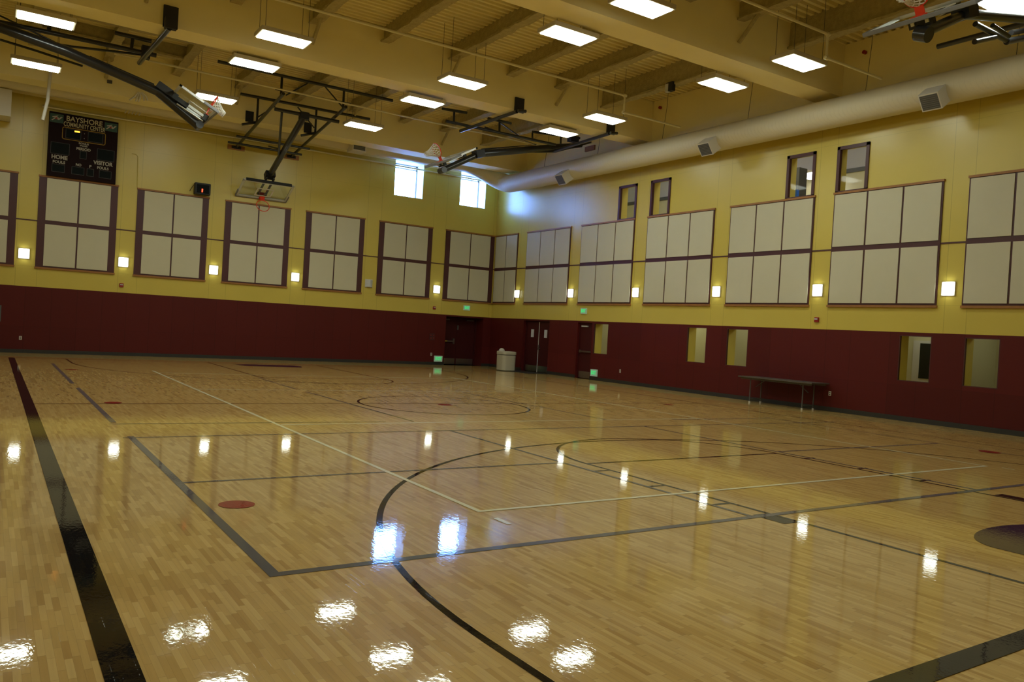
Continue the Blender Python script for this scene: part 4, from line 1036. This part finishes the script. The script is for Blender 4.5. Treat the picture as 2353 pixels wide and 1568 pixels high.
MB().tube([(qb.x, -2.2, 0.0), (qb.x, -2.2, 0.60)], 0.03, M['white']).lathe([(0.12, 0), (0.12, 0.02), (0.04, 0.03)], (qb.x, -2.2, 0), M['white']).build('stand_post', parent=fb, org=O)
mb = MB(); mb.lathe([(0.13*math.sin(PI*k/12)+0.0005, qb.z-0.03-0.13*math.cos(PI*k/12)) for k in range(13)], (qb.x, -2.2, 0), M['white'], n=20); mb.build('dome', parent=fb, org=O, smooth=True)

tt = thing('folding_table', 'long dark brown folding table on metal legs against the maroon right wall', 'table', (-0.42, -15.9, 0)); O = tt.location.copy()
ty0, ty1 = -17.15, -14.72
MB().box((-0.78, ty0, 0.70), (-0.04, ty1, 0.735), M['table_top']).build('tabletop', parent=tt, org=O, bevel=0.006)
MB().box((-0.72, ty0+0.05, 0.655), (-0.70, ty1-0.05, 0.70), M['table_top']).box((-0.12, ty0+0.05, 0.655), (-0.10, ty1-0.05, 0.70), M['table_top']).build('apron', parent=tt, org=O)
for yy in (ty1-0.34, ty0+0.36):
    for xx in (-0.64, -0.18):
        lg = MB().tube([(xx, yy, 0.70), (xx, yy, 0.025)], 0.016, M['grille'], n=10).build('leg', parent=tt, org=O, smooth=True)
        MB().tube([(xx, yy, 0.0), (xx, yy, 0.045)], 0.026, M['alu'], n=10).build('foot_cap', parent=lg, org=O)
    MB().tube([(-0.64, yy, 0.12), (-0.18, yy, 0.12)], 0.012, M['grille'], n=8).build('cross_rail', parent=tt, org=O)
    MB().tube([(-0.41, yy, 0.45), (-0.41, yy+(0.35 if yy < -16 else -0.35), 0.69)], 0.011, M['grille'], n=8).build('folding_brace', parent=tt, org=O)

# ------------------------------------------------------------------ court markings (painted on the floor)
CX = -10.36
def mark(name, mb): 
    o = mb.build(name, parent=fl); return o
_z = [0.0012]
def strip(pts, w, mt, name='court_line', closed=False):
    """flat painted line of width w along a polyline"""
    z = _z[0]; _z[0] += 0.00006
    pts = [Vector((p[0], p[1], 0)) for p in pts]; mb = MB(); n = len(pts)
    L = []
    for i in range(n):
        if closed: d = pts[(i+1) % n]-pts[i-1]
        elif i == 0: d = pts[1]-pts[0]
        elif i == n-1: d = pts[-1]-pts[-2]
        else: d = (pts[i+1]-pts[i]).normalized()+(pts[i]-pts[i-1]).normalized()
        d.normalize(); q = Vector((-d.y, d.x, 0)); k = w/2
        if 0 < i < n-1 and not closed:
            c = q.dot(Vector((-(pts[i]-pts[i-1]).normalized().y, (pts[i]-pts[i-1]).normalized().x, 0))); k = k/max(c, 0.4)
        L.append((pts[i]+q*k, pts[i]-q*k))
    rng = range(n) if closed else range(n-1)
    for i in rng:
        a, b = L[i], L[(i+1) % n]
        mb.face([(a[0].x, a[0].y, z), (a[1].x, a[1].y, z), (b[1].x, b[1].y, z), (b[0].x, b[0].y, z)], mt)
    o = mb.build(name, parent=fl)
    for p in o.data.polygons:
        if p.normal.z < 0: p.flip()
    return o
def disc(x, y, r, mt, name='court_dot'):
    z = _z[0]; _z[0] += 0.00006
    mb = MB(); mb.face([(x+r*math.cos(2*PI*k/32), y+r*math.sin(2*PI*k/32), z) for k in range(32)], mt); return mb.build(name, parent=fl)
def arc(cx, cy, r, a0, a1, n=48): return [(cx+r*math.cos(math.radians(a0+(a1-a0)*k/n)), cy+r*math.sin(math.radians(a0+(a1-a0)*k/n))) for k in range(n+1)]
XB, XR, YB0, YB1 = -17.99, -2.72, -2.65, -27.98
# thin lines first, the thick black border last
strip([(XB, -15.15), (XR, -15.15)], 0.05, M['l_maroon'], 'centre_line')
strip([(XR, YB0), (XR, -28.6)], 0.055, M['l_maroon'], 'side_line')
strip([(XB, YB0), (XR, YB0)], 0.05, M['l_maroon'], 'base_line')
strip(arc(-10.52, -15.4, 1.78, 0, 360, 64)[:-1], 0.05, M['l_black'], 'centre_circle', closed=True)
# three point arcs and keys
strip([(-16.31, -27.9), (-16.33, -26.6)] + arc(-10.38, -26.50, 5.95, 180, 0, 90) + [(-4.42, -27.9)], 0.052, M['l_black'], 'three_point_arc')
strip([(-16.56, YB0), (-16.55, -4.15)] + arc(-10.50, -4.25, 6.05, 180, 360, 90) + [(-4.45, YB0)], 0.05, M['l_black'], 'three_point_arc')
xa, xb_ = -12.16, -8.46
strip([(xa, -27.9), (xa, -22.22)] + arc((xa+xb_)/2, -22.22, (xb_-xa)/2, 180, 0, 40)[1:-1] + [(xb_, -22.22), (xb_-0.02, -27.9)], 0.05, M['l_black'], 'key_outline')
strip([(xa, -22.22), (xb_, -22.22)], 0.05, M['l_black'], 'free_throw_line')
xa2, xb2 = -12.45, -8.80
strip([(xa2, YB0), (xa2, -8.7)] + arc((xa2+xb2)/2, -8.7, (xb2-xa2)/2, 180, 360, 40)[1:-1] + [(xb2, -8.7), (xb2, YB0)], 0.05, M['l_black'], 'key_outline')
strip([(xa2, -8.7), (xb2, -8.7)], 0.05, M['l_maroon'], 'free_throw_line')
for yy in (-22.69, -23.64, -24.58):
    strip([(xa-0.03, yy), (xa-0.24, yy)], 0.05, M['l_black'], 'lane_mark')
for yy in (-22.70, -23.56, -24.45):
    strip([(xb_+0.03, yy), (xb_+0.24, yy)], 0.05, M['l_black'], 'lane_mark')
strip([(xa-0.13, -25.05), (xa-0.13, -25.42)], 0.19, M['l_black'], 'lane_block')
strip([(xb_+0.13, -25.35), (xb_+0.13, -25.75)], 0.19, M['l_black'], 'lane_block')
# logo pads under the baskets
_zz = 0.0028
def pad(x0, x1, y0, ytop, s):
    pts = [(x0, y0), (x1, y0)] + [((x0+x1)/2+(x1-x0)/2*math.cos(math.radians(a)), ytop+s*0.45*math.sin(math.radians(a))) for a in range(0, 181, 10)]
    MB().face([(p[0], p[1], _zz) for p in pts], M['l_purple']).__class__ if False else None
    mb = MB(); mb.face([(p[0], p[1], _zz) for p in pts], M['l_purple']); mb.build('court_emblem', parent=fl)
pad(-11.24, -9.45, -27.0, -26.72, 1)
mb = MB(); mb.face([(-11.62, -3.92, _zz), (-9.80, -4.10, _zz), (-9.62, -3.55, _zz), (-9.8, -3.12, _zz), (-11.4, -3.05, _zz), (-11.75, -3.3, _zz)], M['l_purple']); mb.build('court_emblem', parent=fl)
# grey volleyball / badminton lines
g_ = M['l_grey']
strip([(-17.05, -4.9), (-17.05, -11.25)], 0.075, g_); strip([(-17.04, -12.25), (-17.03, -17.6)], 0.075, g_)
strip([(-17.0, -18.98), (-17.0, -25.14), (-12.4, -25.11), (-2.0, -25.08)], 0.078, g_)
strip([(-17.0, -22.1), (-12.44, -22.08)], 0.05, g_); strip([(-17.1, -19.10), (-2.5, -19.10)], 0.045, g_)
strip([(-12.42, -19.1), (-12.44, -25.1)], 0.05, g_); strip([(-8.32, -19.1), (-8.28, -25.1)], 0.05, g_)
strip([(-8.32, -22.1), (-3.75, -22.1)], 0.05, g_); strip([(-17.1, -17.75), (-13.0, -17.95)], 0.045, g_)
strip([(-12.55, -8.9), (-12.60, -12.0)], 0.045, g_); strip([(-12.58, -12.7), (-12.50, -17.95)], 0.05, g_)
strip([(-8.5, -12.6), (-8.4, -18.1)], 0.045, g_); strip([(-3.75, -18.15), (-3.75, -25.1)], 0.045, g_)
strip([(-6.8, -18.28), (-3.75, -18.3)], 0.05, g_)
# white volleyball court
w_ = M['l_white']
strip([(-14.84, -7.0), (-14.84, -24.06), (-5.87, -24.0), (-5.95, -7.2)], 0.055, w_)
strip([(-14.8, -18.12), (-5.9, -18.17)], 0.05, w_); strip([(-14.8, -12.32), (-5.95, -12.38)], 0.045, w_)
strip([(-14.84, -7.7), (-5.95, -7.9)], 0.04, w_)
strip([(-14.84, -24.33), (-14.84, -24.55)], 0.05, w_, 'serving_mark'); strip([(-5.75, -24.17), (-5.75, -24.35)], 0.05, w_, 'serving_mark')
for x, y, r in ((-16.73, -23.15, 0.15), (-16.73, -14.98, 0.14), (-16.76, -7.19, 0.15), (-10.52, -15.42, 0.15), (-4.16, -15.48, 0.13), (-3.87, -23.08, 0.17)):
    disc(x, y, r, M['l_red'])
_z[0] = 0.0040
strip([(-17.96, YB0), (-17.98, -16), (-18.02, YB1), (-2.6, YB1+0.18)], 0.155, M['l_black'], 'boundary_line')

# ------------------------------------------------------------------ light
w = bpy.data.worlds.new('world'); SC.world = w; w.use_nodes = True
nt = w.node_tree; bg = nt.nodes['Background']
bg.inputs[0].default_value = (0.16, 0.35, 1.0, 1); bg.inputs[1].default_value = 44.0
SC.view_settings.view_transform = 'Standard'; SC.view_settings.look = 'None'; SC.view_settings.gamma = 1.0
SC.view_settings.use_curve_mapping = False
SC.view_settings.exposure = 0.0
try:
    SC.cycles.use_denoising = True; SC.cycles.max_bounces = 8; SC.cycles.diffuse_bounces = 5; SC.cycles.sample_clamp_indirect = 5.0
except Exception: pass
